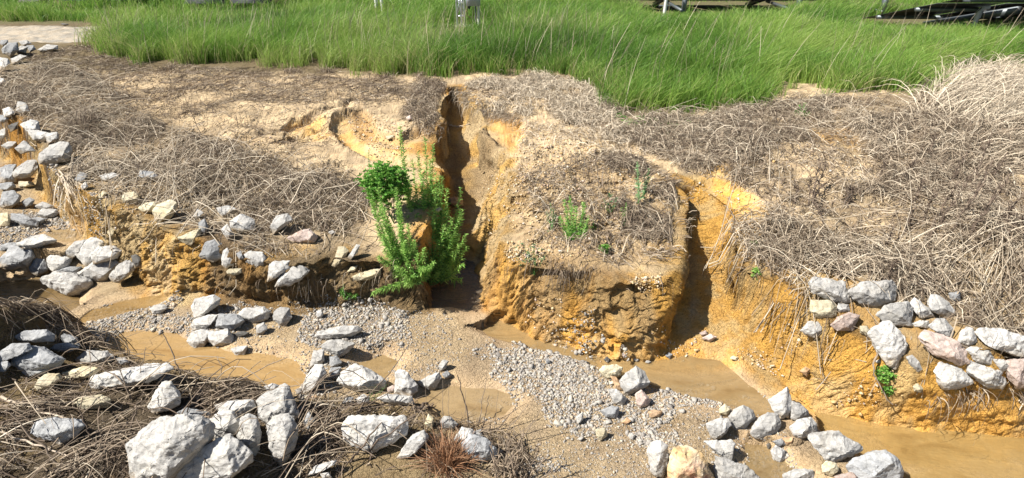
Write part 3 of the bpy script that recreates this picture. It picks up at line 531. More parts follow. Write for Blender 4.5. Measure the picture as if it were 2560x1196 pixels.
ROCKS = """
G|stones around the little check of rocks at the left
E|w|300,890 420,835 560,850 690,905 680,965 560,1018 500,1010 330,930|long pale rock, lowest of the left pile, beside the shaded dark water|.08,-.1,1;.05,.3,1;.3,.1,.5
E|w|350,740 380,712 500,705 535,735 520,800 400,835 360,800|blocky grey rock resting just above the long pale one of the left pile|
E|w|560,705 640,600 700,580 775,615 770,660 690,690 690,780 650,795 610,750|tall tilted grey rock with a bright left side at the top of the left pile|
E|w|470,695 560,610 640,600 600,690 540,740|pale rock tucked behind the tall tilted rock of the left pile|
E|w|680,700 740,655 850,640 915,680 880,735 800,740 700,780|flat pale rock at the right top of the left pile, against the orange bank|
E|w|570,860 640,800 730,735 810,730 880,770 870,810 800,900 720,910 690,900 600,880|humped pale rock in the middle of the left pile, right behind the long pale one|
E|w|810,870 880,790 980,730 1005,780 1000,830 900,915 850,910|pale wedge shaped rock standing at the right end of the left pile|
E|d|980,720 1020,705 1060,740 1060,800 1010,810|small dark rock leaning behind the wedge shaped rock by the orange bank hollow|
E|b|0,735 80,650 170,628 240,660 255,720 200,800 100,818 0,800|large blue grey boulder at the left picture edge above the dark water|
E|b|200,800 250,740 330,740 365,820 280,865 210,830|dark bluish rock between the blue grey boulder and the blocky grey rock|
E|b|420,830 500,800 610,800 560,850|low bluish rock half hidden behind the long pale rock of the left pile|
E|w|130,625 230,570 330,560 420,600 400,620 300,650 230,660 130,640|long flat grey slab lying on sand above the left pile|
E|b|0,640 60,620 150,618 90,650 20,680 0,680|thin flat slab against the picture edge behind the blue grey boulder|
E|b|0,345 20,240 100,230 155,270 140,320 90,360 20,360|rounded bluish rock in shade at the left edge under the dark bank end|
E|b|160,310 220,280 260,300 240,340 190,360|small brownish grey rock right of the rounded bluish rock at the left edge|
E|w|255,345 320,312 400,340 400,365 300,370|small flat pale rock beside the small puddle under the bank end|
E|w|280,405 310,365 420,370 445,400 400,430 330,435|small pale block with a dark right side near the foot of the orange bank|
E|y|0,400 60,395 78,440 70,490 0,500|cream rock cut by the left picture edge above the gravel|
E|b|80,400 180,410 290,460 280,495 180,500 90,450|dark flat slab lying right of the cream rock at the left edge|
E|b|180,440 280,430 350,440 300,480|thin grey slab at the gravel just below the small pale block|
E|w|90,95 190,10 270,0 280,60 240,120 170,140 110,130|bright tilted rock overhanging the black hollow at upper left|
E|b|0,120 40,40 120,35 100,100 120,160 40,180 0,170|grey rock left of the bright tilted rock at upper left|
E|y|140,160 240,165 260,190 180,210 140,200|small yellowish rock inside the black hollow at upper left|
E|b|0,175 90,165 120,200 60,235 0,220|flat grey rock under the bright tilted rock, on the left picture edge|
E|b|0,60 30,50 45,75 20,105 0,110|small bluish stone on the left picture edge beside the dry stalks|
E|y|800,540 830,505 860,520 850,570 820,580|small dark mottled stone stuck halfway up the orange left bank|
G|stones along the brink of the left bank
E|y|735,265 770,232 800,250 770,290 740,285|smallest cream stone at the brink of the orange bank, far left under the straw|
E|y|910,290 930,250 1000,235 1045,270 1035,325 930,325|rounded cream stone embedded at the top of the orange left bank|
E|y|1030,360 1080,325 1150,315 1175,340 1130,390 1070,395|flat cream stone left of the big pale stone at the top of the orange bank|
E|y|1140,385 1180,335 1270,295 1320,325 1310,390 1270,440 1200,470 1160,450|largest pale cream stone at the top of the orange left bank|
E|y|1325,580 1400,545 1500,510 1500,560 1430,640 1350,610|pointed cream stone lying under dry stems left of the grey cube|
E|w|1440,430 1475,365 1520,395 1480,440|small white stone showing through dry stems right of the largest cream stone|
E|b|1490,720 1530,620 1600,595 1670,640 1670,730 1590,765 1500,730|blue grey cube like stone jutting from the left bank below the straw|-.05,.1,1;.25,-.1,.6
E|w|1655,745 1670,680 1700,660 1760,780 1690,810 1660,790|narrow triangular stone right of the blue grey cube|
E|y|1690,835 1720,815 1810,810 1810,845 1750,865 1700,850|small flat cream stone below the narrow triangular stone|
E|b|1765,700 1800,680 1825,740 1790,750|little grey stone between the triangular and the rounded bank stones|
E|w|1820,710 1870,680 1960,690 1995,740 1975,790 1914,805 1840,760|rounded pale stone in the left bank right of the triangular one|
E|w|1620,360 1700,340 1790,370 1720,430 1650,430|white stone half buried in dry stems on the left bank top|
E|w|1720,460 1800,400 1900,450 1914,540 1800,550 1720,500|big white stone half buried in dry stems on the left bank|
E|w|1650,520 1700,480 1750,560 1700,600|white stone just left below the big buried one|
E|b|1480,470 1530,440 1560,500 1530,560 1490,540|small grey stone in dry stems above the grey cube|
E|b|555,150 600,90 660,110 640,160 600,170|grey stone lying in dry stems above the far left end of the orange bank|
E|w|600,200 640,160 660,200 620,225|tiny white stone in dry stems below the grey one at far left|
E|b|1030,120 1050,80 1150,90 1200,140 1120,160|bluish stone poking out of the straw above the cream stones|
E|w|740,120 820,95 900,110 880,150 780,160|whitish flat stone veiled by straw at the left bank top|
F|p|235,580 320,535 400,515 460,580 430,620 280,620|flat pinkish stone in the litter above the hanging white stones|
F|w|105,500 150,420 240,400 270,450 200,500 130,560|upright white stone in the litter above the pinkish stone|
F|w|540,540 570,525 600,545 560,560|tiny pale stone in litter right of the pinkish stone|
F|y|570,790 610,740 640,690 615,650 660,650 695,680 650,750 600,800|long yellowish stone hanging at a slant in the dark bank, left one of a pair|
F|w|685,730 710,690 750,630 780,640 760,690 710,745|slim pale stone slanting in the dark bank, right one of a pair|
F|y|680,840 710,800 760,790 740,830|small yellowish stone between the slanting pair and the knobbly white one|
F|y|710,875 760,850 830,850 880,815 930,815 930,860 850,895 760,905|knobbly horizontal white stone low in the dark bank near the green shrub|
F|w|85,910 100,780 140,755 250,760 250,820 140,890|pale stone hanging from the undercut brink, upper left one of two|
F|w|140,950 170,880 280,790 340,790 400,830 330,900 250,940|curved whale shaped stone hanging lowest from the undercut brink|
F|w|0,805 0,690 50,690 80,740 60,790|white stone cut into the bank left of the two hanging stones|
G|stones in the main gully
F|o|1440,290 1480,278 1540,285 1550,345 1500,350 1450,330|orange topped block beside the tall green shrub in the gully|
F|y|1325,380 1370,350 1390,370 1350,395|small cream chip behind the green shrub stems|
B|y|970,1020 1030,1010 1040,1035 980,1045|small white flat stone in the orange scoop left of the gully|
B|p|1120,880 1150,860 1165,890 1140,905|pinkish knob at the lip above the orange scoop|
G|stones on the gravel bar left of centre
E|w|1435,1090 1460,1040 1600,1010 1650,1040 1640,1080 1560,1110 1500,1175 1450,1180|slanting pale stone at the top of the stone cluster on the left gravel bar|
I|w|1425,60 1450,10 1560,-25 1640,-30 1600,20 1530,90 1450,95|pale stone at the left of the cluster on the gravel bar|
I|b|1610,60 1640,-30 1780,-30 1825,20 1740,95 1700,85|grey stone with bright top in the middle of the gravel bar cluster|
I|w|1395,170 1430,110 1500,85 1595,95 1530,150 1520,215 1450,240|lower left stone of the gravel bar cluster, one end in the muddy water|
I|w|1535,150 1560,105 1700,80 1740,130 1740,195 1600,205|brick shaped pale stone at the bottom of the gravel bar cluster|
I|d|1750,115 1800,95 1865,105 1850,130 1780,140|small dark flat stone right of the brick shaped stone|
I|w|1720,230 1760,215 1850,205 1830,270 1770,285|low white stone standing in the muddy water below the cluster|
E|w|1770,1165 1825,1110 1975,1100 2020,1135 2000,1190 1910,1215 1800,1190|flat broad grey stone at the upper right of the gravel bar cluster|
F|w|130,1140 180,1100 250,1110 265,1180 220,1240 180,1235 130,1200|squarish pale stone at the far right of the gravel bar cluster|
I|w|1915,55 1975,30 2000,80 1960,125 1915,115|small white stone below the squarish pale stone|
E|w|1125,1110 1160,1085 1230,1080 1250,1110 1200,1150 1140,1150|smooth cream stone sunk in gravel left of the cluster|
F|w|450,1130 490,1120 505,1150 490,1185 455,1180|round white pebble on the gravel right of the cluster|
G|rocks on the near bank at the lower left
I|b|110,140 180,95 340,85 410,120 400,170 300,180 130,170|bluish rock in shade under dry stems, topmost on the near left bank|
I|b|0,250 90,190 220,185 240,230 160,260 0,330|flat bluish rock at the left edge below the topmost near rock|
I|b|60,340 130,260 230,215 330,225 420,290 490,300 440,370 250,410 160,400|broad layered blue grey rock in the middle of the near left rocks|
I|b|440,140 480,115 580,145 600,210 500,215|dark rock in the shade right of the topmost near rock|
I|b|370,230 420,195 500,180 590,220 500,260|bluish slab just above the broad layered rock|
I|w|565,310 640,240 800,245 850,290 830,330 760,345 600,340|bright white trapezoid rock near the muddy water at the lower left|
I|y|470,410 620,360 740,370 730,410 630,460 500,450|flat cream rock below the bright trapezoid rock|
I|w|660,490 720,420 900,390 1140,335 1230,340 1290,380 1200,430 1100,480 1000,490 760,530 690,530|long whale backed rock reaching to the edge of the muddy water|
I|y|280,470 340,415 440,415 465,450 370,530 280,540 260,510|yellowish green stained rock half buried in dead grass at lower left|
I|y|540,640 620,590 760,570 830,610 800,670 640,680|flat rock with dark underside deep in dead stems at lower left|
I|b|235,860 260,780 400,745 600,760 640,800 560,880 450,945 350,900|large bluish rock under a fallen stalk at lower left|
I|b|160,400 250,370 360,375 330,420 210,440|low grey rock below the broad layered one|
I|w|1105,660 1160,560 1210,475 1280,480 1355,580 1340,650 1250,690 1150,720|pointed upright rock striped by twig shadows above the biggest boulder|-.1,-.2,.9;.15,.1,1;-.1,.3,.7
I|w|960,930 1100,820 1200,745 1330,720 1500,730 1600,810 1580,900 1480,1000 1250,1150 1250,1240 1000,1230 965,1000|biggest pale boulder, flat bright top, at the lower left|-.02,.06,1;.35,-.28,.5;-.25,.05,.6;-.02,.4,.8
I|w|1300,1150 1420,1040 1620,900 1720,865 1800,930 1880,1010 1885,1070 1750,1160 1650,1230 1300,1235|second largest boulder, cut by the bottom edge, right of the biggest|.1,-.1,.9;.18,.3,1;-.2,.15,.6
I|w|1565,760 1640,695 1740,690 1790,760 1770,860 1640,910 1590,900 1600,820|rounded grey rock wedged between the two largest boulders and the wide flat rock|
I|w|1610,650 1700,620 1880,610 1914,660 1860,700 1790,740 1740,690 1620,690|wide flat rock lying behind the rounded grey rock|
I|w|1775,880 1800,750 1860,715 1925,745 1950,850 1940,980 1900,1030 1840,990 1790,950|upright oval rock left of the tall twin rocks|
I|b|1320,710 1380,670 1560,700 1590,740 1500,750 1380,740|dark bluish rock in shade behind the biggest boulder|
I|b|870,300 930,290 970,330 900,350|small bluish rock in the shade by the muddy water|
I|b|1140,460 1200,430 1280,420 1300,460 1200,480|dark grey rock at the right end of the whale backed rock|
I|b|0,330 60,320 80,350 40,400 0,400|grey rock at the left picture edge beside the broad layered rock|
J|w|10,620 60,570 150,550 215,490 250,510 270,600 320,720 260,760 130,740 80,800 20,740|tall pointed rock, the rear one of the tall twin rocks|.15,.05,1;-.15,.2,.8
J|w|80,800 130,740 240,715 290,760 315,860 290,960 200,1100 130,1060 100,960|tall pointed rock, the front one of the twin rocks, tapering downward|.12,.05,1;0,-.3,.7;.05,.3,.7
J|b|300,660 380,665 390,700 330,710|small grey rock just right of the twin rocks|
J|b|350,750 400,700 440,760 400,840 370,820|narrow bluish rock in shade right of the twin rocks|
J|w|60,510 120,485 170,500 150,540 70,550|small cream rock behind the rear twin rock|
J|b|440,945 500,880 550,890 540,930|blue shaded rock deep in the dark hole right of the twin rocks|
J|w|380,1180 450,1100 600,1060 590,1090 480,1150|thin white slab lying in dead stems at the bottom edge|
G|rocks across the middle foreground
J|w|440,130 470,95 600,85 660,55 760,60 795,90 700,140 600,155 490,160|long flat capstone on top of the little stack in mid foreground|-.1,.1,.8;.2,.1,.8
J|w|480,210 540,165 620,160 700,185 740,190 690,250 620,300 560,240|kite shaped stone directly under the flat capstone|
J|w|400,370 430,240 510,235 510,320 470,360|upright stone below left of the kite shaped stone|
J|w|340,540 380,430 440,350 500,345 525,430 500,480 420,540 360,560|slanting white stone with its foot in the mud, below the upright one|
J|b|550,290 600,280 645,330 600,365 550,370|small blocky grey stone between the kite shaped and the big pale rock|
J|b|545,400 560,370 640,365 600,460 560,450|shaded grey stone left behind the big pale rock in the middle|
J|w|605,470 640,400 740,335 800,365 890,400 970,470 960,520 830,555 740,545 720,510 620,500|big pale rock with rough grey front in the middle foreground|-.02,.2,.9;.2,.0,1;-.1,-.1,.7
J|w|1045,400 1080,385 1130,400 1205,500 1200,545 1160,580 1070,570 1035,560|leaning triangular white rock right of the big pale rock in the middle|
J|w|1215,470 1290,430 1370,405 1385,450 1340,530 1290,540 1220,500|pale wedge rock right of the triangular white rock|
J|w|1360,360 1400,310 1440,320 1420,370 1380,400|small upright stone above the pale wedge rock|
J|b|1390,420 1430,390 1465,430 1420,460|small round grey stone right of the pale wedge rock|
J|w|740,610 800,565 850,590 840,640 750,640|small bright stone below the big pale rock in the middle|
J|w|900,600 980,565 1060,580 1160,580 1185,650 1060,650 960,630|low rough grey rock at the edge of the dead stems under the triangular rock|
J|b|630,640 680,590 730,590 730,640|greenish grey stone below left of the small bright stone|
J|p|980,520 1020,500 1050,520 1030,555 985,550|pinkish grey stone between big pale and triangular rock|
J|o|415,585 440,570 470,590 430,610|little orange stone in the mud below the slanting white stone|
J|y|320,620 380,580 390,640 340,660|mossy cream stone beside the little orange stone|
J|w|655,800 700,735 850,730 960,750 1100,735 1130,780 1120,870 1000,900 880,1005 780,960 660,910|broad flat white rock crossed by twigs at bottom centre|.05,.1,.6;-.25,-.1,.5;.3,-.2,.5
J|w|1050,1050 1120,960 1170,870 1260,835 1290,900 1200,1000 1130,1040|slanting speckled rock left of the reddish dead tuft|
J|w|1375,770 1410,730 1460,740 1510,790 1480,830 1400,820|small white rock behind the reddish dead tuft|
J|b|1540,940 1600,870 1720,890 1800,990 1790,1050 1700,1080 1600,1060 1550,1010|rounded boulder striped by twig shadows right of the reddish dead tuft|
J|w|1480,900 1540,815 1620,830 1640,870 1570,890 1500,940|white rock immediately behind the boulder striped by twig shadows|
J|y|1260,790 1290,715 1330,750 1320,830|narrow mottled stone in the dead stems above the reddish tuft|
J|b|1620,850 1680,830 1700,880 1650,880|small stone above the boulder striped by twig shadows|
J|w|480,1160 540,1150 570,1190 500,1200|small white stone at the bottom edge left of centre|
G|stones lying about the gravel wash at right of centre
K|y|650,390 680,355 780,345 825,370 810,430 720,450 680,430|mottled yellowish rock left of the sharp edged cube by the pool|
K|w|805,470 870,400 930,355 990,400 1030,480 1010,510 870,575 840,560|sharp edged white cube with a cast shadow beside the shallow pool|.15,.08,1;-.2,.3,.9;.3,.15,.6
K|o|735,430 780,440 830,500 825,540 780,535|smooth orange wedge stone against the sharp edged cube|
K|w|720,530 780,530 855,600 830,650 770,640|grey speckled slab below the orange wedge stone|
K|p|920,570 965,535 1040,615 1010,650 960,675 935,640|pinkish white stone below the sharp edged cube|
K|b|665,690 740,655 800,665 795,720 770,755 700,740|two toned grey stone below the speckled slab|
K|o|1015,700 1060,680 1125,700 1110,735 1040,745|flat orange stone right of the two toned grey stone|
K|o|820,780 860,740 890,770 850,795|small orange stone below the two toned grey stone|
K|y|625,830 700,820 710,880 660,920 630,880|yellow cream stone sunk in the gravel near the twig shadows|
K|w|475,740 530,700 530,760 490,795|white stone standing in gravel at the tip of the twig shadows|
K|y|1545,680 1590,640 1635,680 1610,735 1550,715|round cream stone left above the pale cube of the lower right row|
K|w|1620,740 1660,680 1730,650 1800,690 1820,740 1740,830 1670,840 1635,800|pale pinkish cube at the left of the lower right row of rocks|
L|w|-135,860 -70,745 0,705 70,715 100,790 60,850 -25,915 -100,890|speckled rock right of the pale pinkish cube in the lower right row|
K|w|1450,790 1530,750 1610,745 1635,800 1600,860 1520,915 1485,880|speckled grey rock just below the round cream stone|
K|w|1435,920 1530,910 1580,980 1640,1075 1560,1040 1500,980|white splinter lying left of the forked grey stone|
K|w|1545,920 1640,905 1670,940 1650,1000 1640,1080 1590,1020|forked grey stone below the speckled grey rock|
K|w|1510,1100 1520,1030 1640,1080 1850,1196 1900,1250 1530,1250|broad pale rock cut by the bottom edge right of the pink and yellow boulder|
K|w|1010,990 1040,930 1110,915 1165,960 1165,1060 1130,1190 1080,1180 1030,1140 1025,1060|smooth oval granite rock left of the pink and yellow boulder|
K|q|1200,965 1300,950 1400,1000 1460,1080 1510,1196 1500,1260 1170,1260 1165,1120 1200,1040|rounded pink and yellow boulder cut by the bottom edge|0,0,1;.2,.2,.9;-.2,.2,.9;-.1,-.3,.6
K|w|875,870 900,855 920,880 905,910 885,905|small upright grey stone in gravel left above the oval granite rock|
K|b|250,310 270,300 290,330 260,345|lone grey pebble high on the gravel left of the channel|
K|d|685,310 710,285 740,310 720,345|small dark stone above the mottled yellowish rock|
K|p|1400,110 1450,90 1460,120 1420,135|small pinkish stone at the mouth of the second gully, upper one|
K|p|1420,150 1480,115 1530,140 1480,180|flat pinkish stone at the mouth of the second gully, larger lower one|
K|b|1145,280 1170,255 1200,270 1180,305|round grey stone in the wet clay at the head of the pool|
K|w|905,310 925,295 950,310 935,330|white pebble at the foot of the central mound|
K|w|995,330 1010,312 1040,325 1020,342|second white pebble at the mound foot, closer to the pool|
K|p|820,270 840,262 860,285 835,298|brownish pebble in the foot of the central mound|
K|y|1630,300 1650,280 1690,290 1680,320|cream stone on the orange slope right of the pool|
L|w|0,610 70,560 145,515 165,580 185,640 150,740 90,755 40,690|tall cream rock at the top of the lower right row|-.05,0,.8;.15,.2,1
L|w|180,620 240,640 300,690 305,735 210,765 170,750|white rock behind the tall cream rock|
L|w|160,820 220,760 320,740 360,790 365,845 250,905 200,880|rounded pale rock between the tall cream one and the large flat one|
L|w|305,870 420,840 530,850 600,900 690,950 700,990 560,1060 480,1075 430,1050 320,930|large flat pale rock jutting into the brown water at lower right|-.1,.1,.6;.2,.2,.9;.0,-.2,.5
L|b|590,1100 660,1040 760,1000 880,985 960,1050 1010,1150 1000,1250 650,1250|grey speckled boulder at the water edge cut by the bottom edge|
L|y|400,1100 440,1065 510,1085 530,1140 470,1180 410,1150|cream rounded stone under the large flat pale rock|
L|p|500,1180 620,1150 690,1190 680,1240 520,1240|pinkish white rock at the bottom edge beside the grey boulder|
L|w|20,990 60,950 130,990 130,1050 90,1090 40,1060|grey stone in the mud below the speckled row rock|
L|o|105,890 190,890 180,940 140,950|small rusty orange stone under the rounded pale rock|
L|b|30,920 100,900 135,940 90,960|small bluish wet stone left of the rusty one|
L|w|110,1170 200,1125 330,1135 350,1200 130,1230|broad white rock cut by the bottom edge at lower right|
L|d|-15,945 10,930 25,960 5,985|small dark red stone in the mud below the row|
G|stones of the right bank
H|w|315,930 350,880 460,890 560,915 620,1040 600,1070 500,1060 340,990|bright grained block, upper left one of the right bank stones|
H|w|610,990 640,960 700,920 920,905 950,960 930,1050 790,1095 650,1040|bulky grey block right of the upper left bank block, straw across it|
H|y|320,1130 330,1050 470,1060 510,1100 500,1160 400,1190|flat dull stone under the upper left bank block|
H|w|515,1110 530,1075 600,1085 610,1130 540,1140|tiny wedge stone between the two upper blocks of the right bank|
H|w|820,1160 880,1090 1040,1060 1075,1110 1065,1236 900,1230|square grained stone under the bulky grey block|
H|w|1060,1080 1100,1030 1200,1110 1240,1170 1150,1180|thin slab covered by straw right of the square grained stone|
H|w|1195,1060 1220,1010 1260,1010 1350,1070 1395,1150 1330,1180 1230,1130|teardrop stone sloping right, high on the right bank|
H|b|1350,1000 1430,985 1440,1060 1370,1050|straw covered grey stone above the teardrop stone|
L|p|470,50 520,0 600,-40 680,-20 630,90 520,90|pinkish rounded stone at the left of the bank stones, below the dull flat one|
L|w|250,90 300,30 380,30 410,80 350,140 290,125|small rounded stone, leftmost of the right bank stones|
L|w|755,120 860,40 920,40 1000,130 1035,200 1020,290 945,365 900,350 860,270 790,200|large shield shaped grained stone pointing down above the bright green moss|.1,.0,.8;-.2,-.1,.6;.2,.2,.8
L|w|1205,60 1260,10 1320,10 1385,80 1370,150 1300,130|pale stone behind the pinkish slab of the right bank|
L|p|1140,150 1190,100 1280,120 1400,180 1490,260 1495,330 1430,355 1340,320 1240,270|big pinkish slab sloping down right among the bank stones|
L|w|1435,110 1480,70 1530,80 1560,170 1500,205 1420,180|rounded stone between the pinkish slab and the long slab|
L|w|1560,110 1600,80 1750,85 1930,150 1930,290 1800,260 1640,200|long slab reaching the right picture edge|
L|w|1475,240 1530,215 1620,230 1685,290 1670,345 1560,325|oval stone under the long slab of the right bank|
L|w|1490,400 1520,320 1600,330 1740,390 1770,480 1740,520 1640,520|bright angular stone, lowest but one of the right bank, shadow beneath|
L|w|1250,400 1290,335 1400,360 1520,460 1520,485 1330,540 1290,510|large fan shaped stone, lowest of the right bank stones|
L|p|1770,320 1930,310 1930,500 1860,520 1790,440|pinkish grey stone at the right picture edge under the long slab|
L|w|1680,310 1760,310 1805,370 1750,400|small bluish stone left of the pinkish grey edge stone|
L|w|1035,290 1080,280 1150,380 1120,400 1060,350|slim stone hidden in straw right of the shield shaped stone|
L|y|1085,510 1120,485 1165,530 1140,560 1095,545|round cream pebble under the bank right of the green moss|
L|w|800,320 840,305 845,330 815,335|small white pebble above the green moss|
L|o|235,395 280,365 315,380 290,435|angular orange stone on the orange slope below the right bank|
L|w|1085,40 1130,20 1200,20 1200,80 1100,60|whitish stone above the pinkish slab, half under straw|
L|y|690,60 740,60 770,110 740,130 690,110|small dull stone left above the shield shaped stone|
G|rocks at the upper left
A|b|10,370 60,320 130,320 140,370 80,430 20,400|dark round grey rock in the upper left corner pile|
A|w|110,370 160,345 210,350 190,400 130,405|white angular rock right of the dark round one|
A|w|280,375 350,335 430,340 430,370 330,390|white flat rock at the right end of the upper left pile|
A|w|0,430 60,440 80,480 0,530|white rock at the left edge below the dark round one|
A|w|140,310 200,300 240,330 170,345|flat white rock at the back of the upper left pile|
A|b|200,340 250,340 270,370 220,395|grey rock in the middle of the upper left pile|
A|b|0,330 10,300 60,300 60,320 20,350|bluish rock at the picture edge behind the dark round one|
A|w|80,440 150,410 200,420 160,460 90,480|low white rock at the front of the upper left pile|
A|w|0,115 15,105 50,115 30,125 5,130|far white rock at the picture edge beyond the gravel path|
A|w|150,930 230,895 290,910 300,970 230,1010 190,960|white rock among grey dry stems left of the upper bank|
A|w|200,970 300,980 380,1000 330,1060 250,1050|flat pale rock just below the white one in the grey stems|
A|w|10,1090 60,1060 130,1060 110,1100 60,1120|cream rock at the left edge above the tilted rocks|
A|w|110,1110 180,1050 220,1100 270,1130 160,1150|pale broken rock left of the arched rock|
A|w|300,1150 370,1090 440,1060 510,1070 540,1130 510,1196 400,1230 290,1230|arched rock with a dark hollow at the top of the left bank|
A|b|0,860 50,860 70,890 30,920 0,910|grey rock at the left picture edge, highest of the left bank slope|
A|d|60,940 140,910 140,960 80,990|dark stone near the left edge among the pale rocks|
A|w|330,1000 430,990 440,1040 360,1080|white rock directly behind the arched rock|
A|w|-20,980 40,960 60,1010 20,1040 -20,1040|white rock on the picture edge below the highest grey one|
A|w|-20,580 30,590 50,620 10,640 -20,640|pale rock veiled by grey stems at the left picture edge|
A|w|130,760 190,770 230,830 180,860 120,830|whitish rock buried in grey stems near the left edge|
A|w|20,820 70,800 120,840 80,880 30,880|pale rock buried in grey stems close to the left edge|
"""
grp = ""; si = 0; ROCKXY = []
for ln in ROCKS.strip().split("\n"):
    f = ln.split("|")
    if f[0] == "G": grp = f[1]; continue
    ox, oy = ORG[f[0]]; pts = [tuple(float(v) for v in p.split(",")) for p in f[2].split()]
    pts = [(ox + a / 2.99, oy + b / 2.99) for a, b in pts]; si += 1
    ap = [tuple(float(v) for v in p.split(",")) for p in f[4].split(";")] if f[4] else None
    o = stone(pts, ST[f[1]], seed=si, apex=ap, scl=1.13 if 'right bank' in grp else 1.06); tag(o, f[3], "rock", grp); ROCKXY.append((o.location.x, o.location.y, float(np.mean(o.dimensions[:2]))))

# ================================================================ LOOSE STONES AND GRAVEL
def pebble_lib(n, seed):
    r = np.random.default_rng(seed); L = []
    for _ in range(n):
        bm = bmesh.new()
        for p in r.normal(size=(11, 3)):
            p = p / np.linalg.norm(p) * r.uniform(.75, 1.0) * np.array([1, r.uniform(.6, .95), r.uniform(.45, .75)]); bm.verts.new(p)
        bmesh.ops.convex_hull(bm, input=bm.verts[:]); bmesh.ops.triangulate(bm, faces=bm.faces[:])
        bmesh.ops.delete(bm, geom=[v for v in bm.verts if not v.link_faces], context='VERTS'); bm.verts.index_update()
        L.append((np.array([v.co[:] for v in bm.verts]), np.array([[v.index for v in f.verts] for f in bm.faces]))); bm.free()
    return L
PL = pebble_lib(14, 5)
def rotm(r, n):
    q = r.normal(size=(n, 4)); q /= np.linalg.norm(q, axis=1, keepdims=True); w, x, y, z = q.T
    return np.stack([np.stack([1-2*(y*y+z*z), 2*(x*y-z*w), 2*(x*z+y*w)], -1), np.stack([2*(x*y+z*w), 1-2*(x*x+z*z), 2*(y*z-x*w)], -1), np.stack([2*(x*z-y*w), 2*(y*z+x*w), 1-2*(x*x+y*y)], -1)], -2)
def scatter(polys, n, seed, edge=.05, nf=3.0, nthr=-.2):
    """n random points inside the union of world outlines, thinned by a noise"""
    r = np.random.default_rng(seed); out = []
    A = [abs(np.dot(np.array(P)[:, 0], np.roll(np.array(P)[:, 1], 1)) - np.dot(np.array(P)[:, 1], np.roll(np.array(P)[:, 0], 1))) / 2 for P, w in polys]
    tot = sum(a * w for a, (P, w) in zip(A, polys))
    for a, (P, w) in zip(A, polys):
        P = np.array(P); want = int(n * a * w / tot) + 1; got = []
        x0, y0 = P[:, :2].min(0); x1, y1 = P[:, :2].max(0); c = 0; tries = 0
        while c < want and tries < 30:
            m = want * 3; x = r.uniform(x0, x1, m); y = r.uniform(y0, y1, m); d = sdist(x, y, P); nn = fbm(x, y, nf, 3, seed)
            k = (d + edge * 2 * nn > 0) & (nn > nthr + r.uniform(-.15, .15, m)); q = np.stack([x[k], y[k]], 1); got.append(q); c += len(q); tries += 1
        q = np.concatenate(got)[:want]; out.append(q)
    return np.concatenate(out)
def pebbles(name, XY, size, mat, seed, label, tints=None, below=.38, Z0=None):
    r = np.random.default_rng(seed); n = len(XY); pick = r.integers(0, len(PL), n); Vs = []; Fs = []; Ts = []; off = 0
    z = zat(XY[:, 0], XY[:, 1]) if Z0 is None else Z0; Rm = rotm(r, n); t = r.uniform(0, 1, n) if tints is None else tints
    for k, (pv, pf) in enumerate(PL):
        I = np.where(pick == k)[0]
        if not len(I): continue
        V = np.einsum('nij,vj->nvi', Rm[I], pv) * size[I, None, None]; V[..., 2] *= .8
        V += np.stack([XY[I, 0], XY[I, 1], z[I] + size[I] * (.5 - below)], 1)[:, None, :]
        F = pf[None] + (np.arange(len(I)) * len(pv))[:, None, None] + off; off += len(I) * len(pv)
        Vs.append(V.reshape(-1, 3)); Fs.append(F.reshape(-1, 3)); Ts.append(np.repeat(t[I], len(pv)))
    o = mesh_np(name, np.concatenate(Vs), np.concatenate(Fs), mat, attrs={"tint": ('FLOAT', np.concatenate(Ts))}); tag(o, label, "gravel", kind="stuff"); return o
GR = [([(180,800),(230,790),(300,770),(440,745),(560,735),(640,765),(700,790),(600,830),(470,838),(380,828),(300,835),(240,850),(200,830)], 1.0),
      ([(760,790),(850,755),(950,752),(1010,775),(1030,830),(1040,880),(1110,890),(1130,905),(1090,960),(1040,980),(980,960),(980,900),(900,880),(880,900),(830,900),(790,860),(755,840)], 1.0),
      ([(735,950),(760,915),(800,890),(850,900),(880,930),(960,920),(960,950),(850,990),(760,1000)], .8),
      ([(1225,890),(1290,870),(1400,890),(1460,910),(1500,960),(1530,1020),(1620,1010),(1700,985),(1790,990),(1830,1010),(1800,1030),(1680,1040),(1600,1050),(1500,1060),(1560,1100),(1640,1100),(1620,1196),(1290,1196),(1300,1120),(1350,1050),(1270,1010),(1240,950)], 1.1),
      ([(1280,870),(1330,860),(1480,900),(1560,930),(1540,1010),(1400,990)], .9), ([(1570,1090),(1690,1080),(1740,1120),(1640,1196),(1540,1196)], .5),
      ([(0,560),(60,530),(160,545),(260,560),(290,600),(270,640),(180,650),(60,640),(0,620)], .9), ([(0,490),(120,500),(170,540),(60,560),(0,560)], .7),
      ([(1150,840),(1230,850),(1240,900),(1170,890)], .35), ([(1180,985),(1290,975),(1330,1040),(1230,1080),(1170,1040)], .5),
      ([(1890,1130),(1990,1110),(2060,1160),(2100,1200),(1900,1200)], .8), ([(1700,950),(1850,960),(1960,1010),(1900,1010),(1780,985)], .45), ([(1500,880),(1580,910),(1580,930),(1500,905)], .5)]
GRP = [([tuple(hit(a, b)) for a, b in P], w) for P, w in GR]
M_grav = pebble_mat("grey_gravel", [(0, (.26, .235, .21)), (.3, (.40, .37, .33)), (.75, (.44, .41, .365)), (.9, (.62, .56, .44)), (1, (.60, .42, .28))])
M_clayp = pebble_mat("quartz_pebbles", [(0, (.62, .40, .17)), (.35, (.66, .50, .28)), (.7, (.72, .62, .45)), (.9, (.60, .42, .32)), (1, (.74, .70, .62))])
g1 = scatter(GRP, 25000, 3, .09, 3.5, -.16); sz = np.clip(rng.lognormal(math.log(.0060), .55, len(g1)), .003, .03)
pebbles("gravel", g1, sz, M_grav, 8, "loose grey gravel spread in bars across the sandy stream bed")
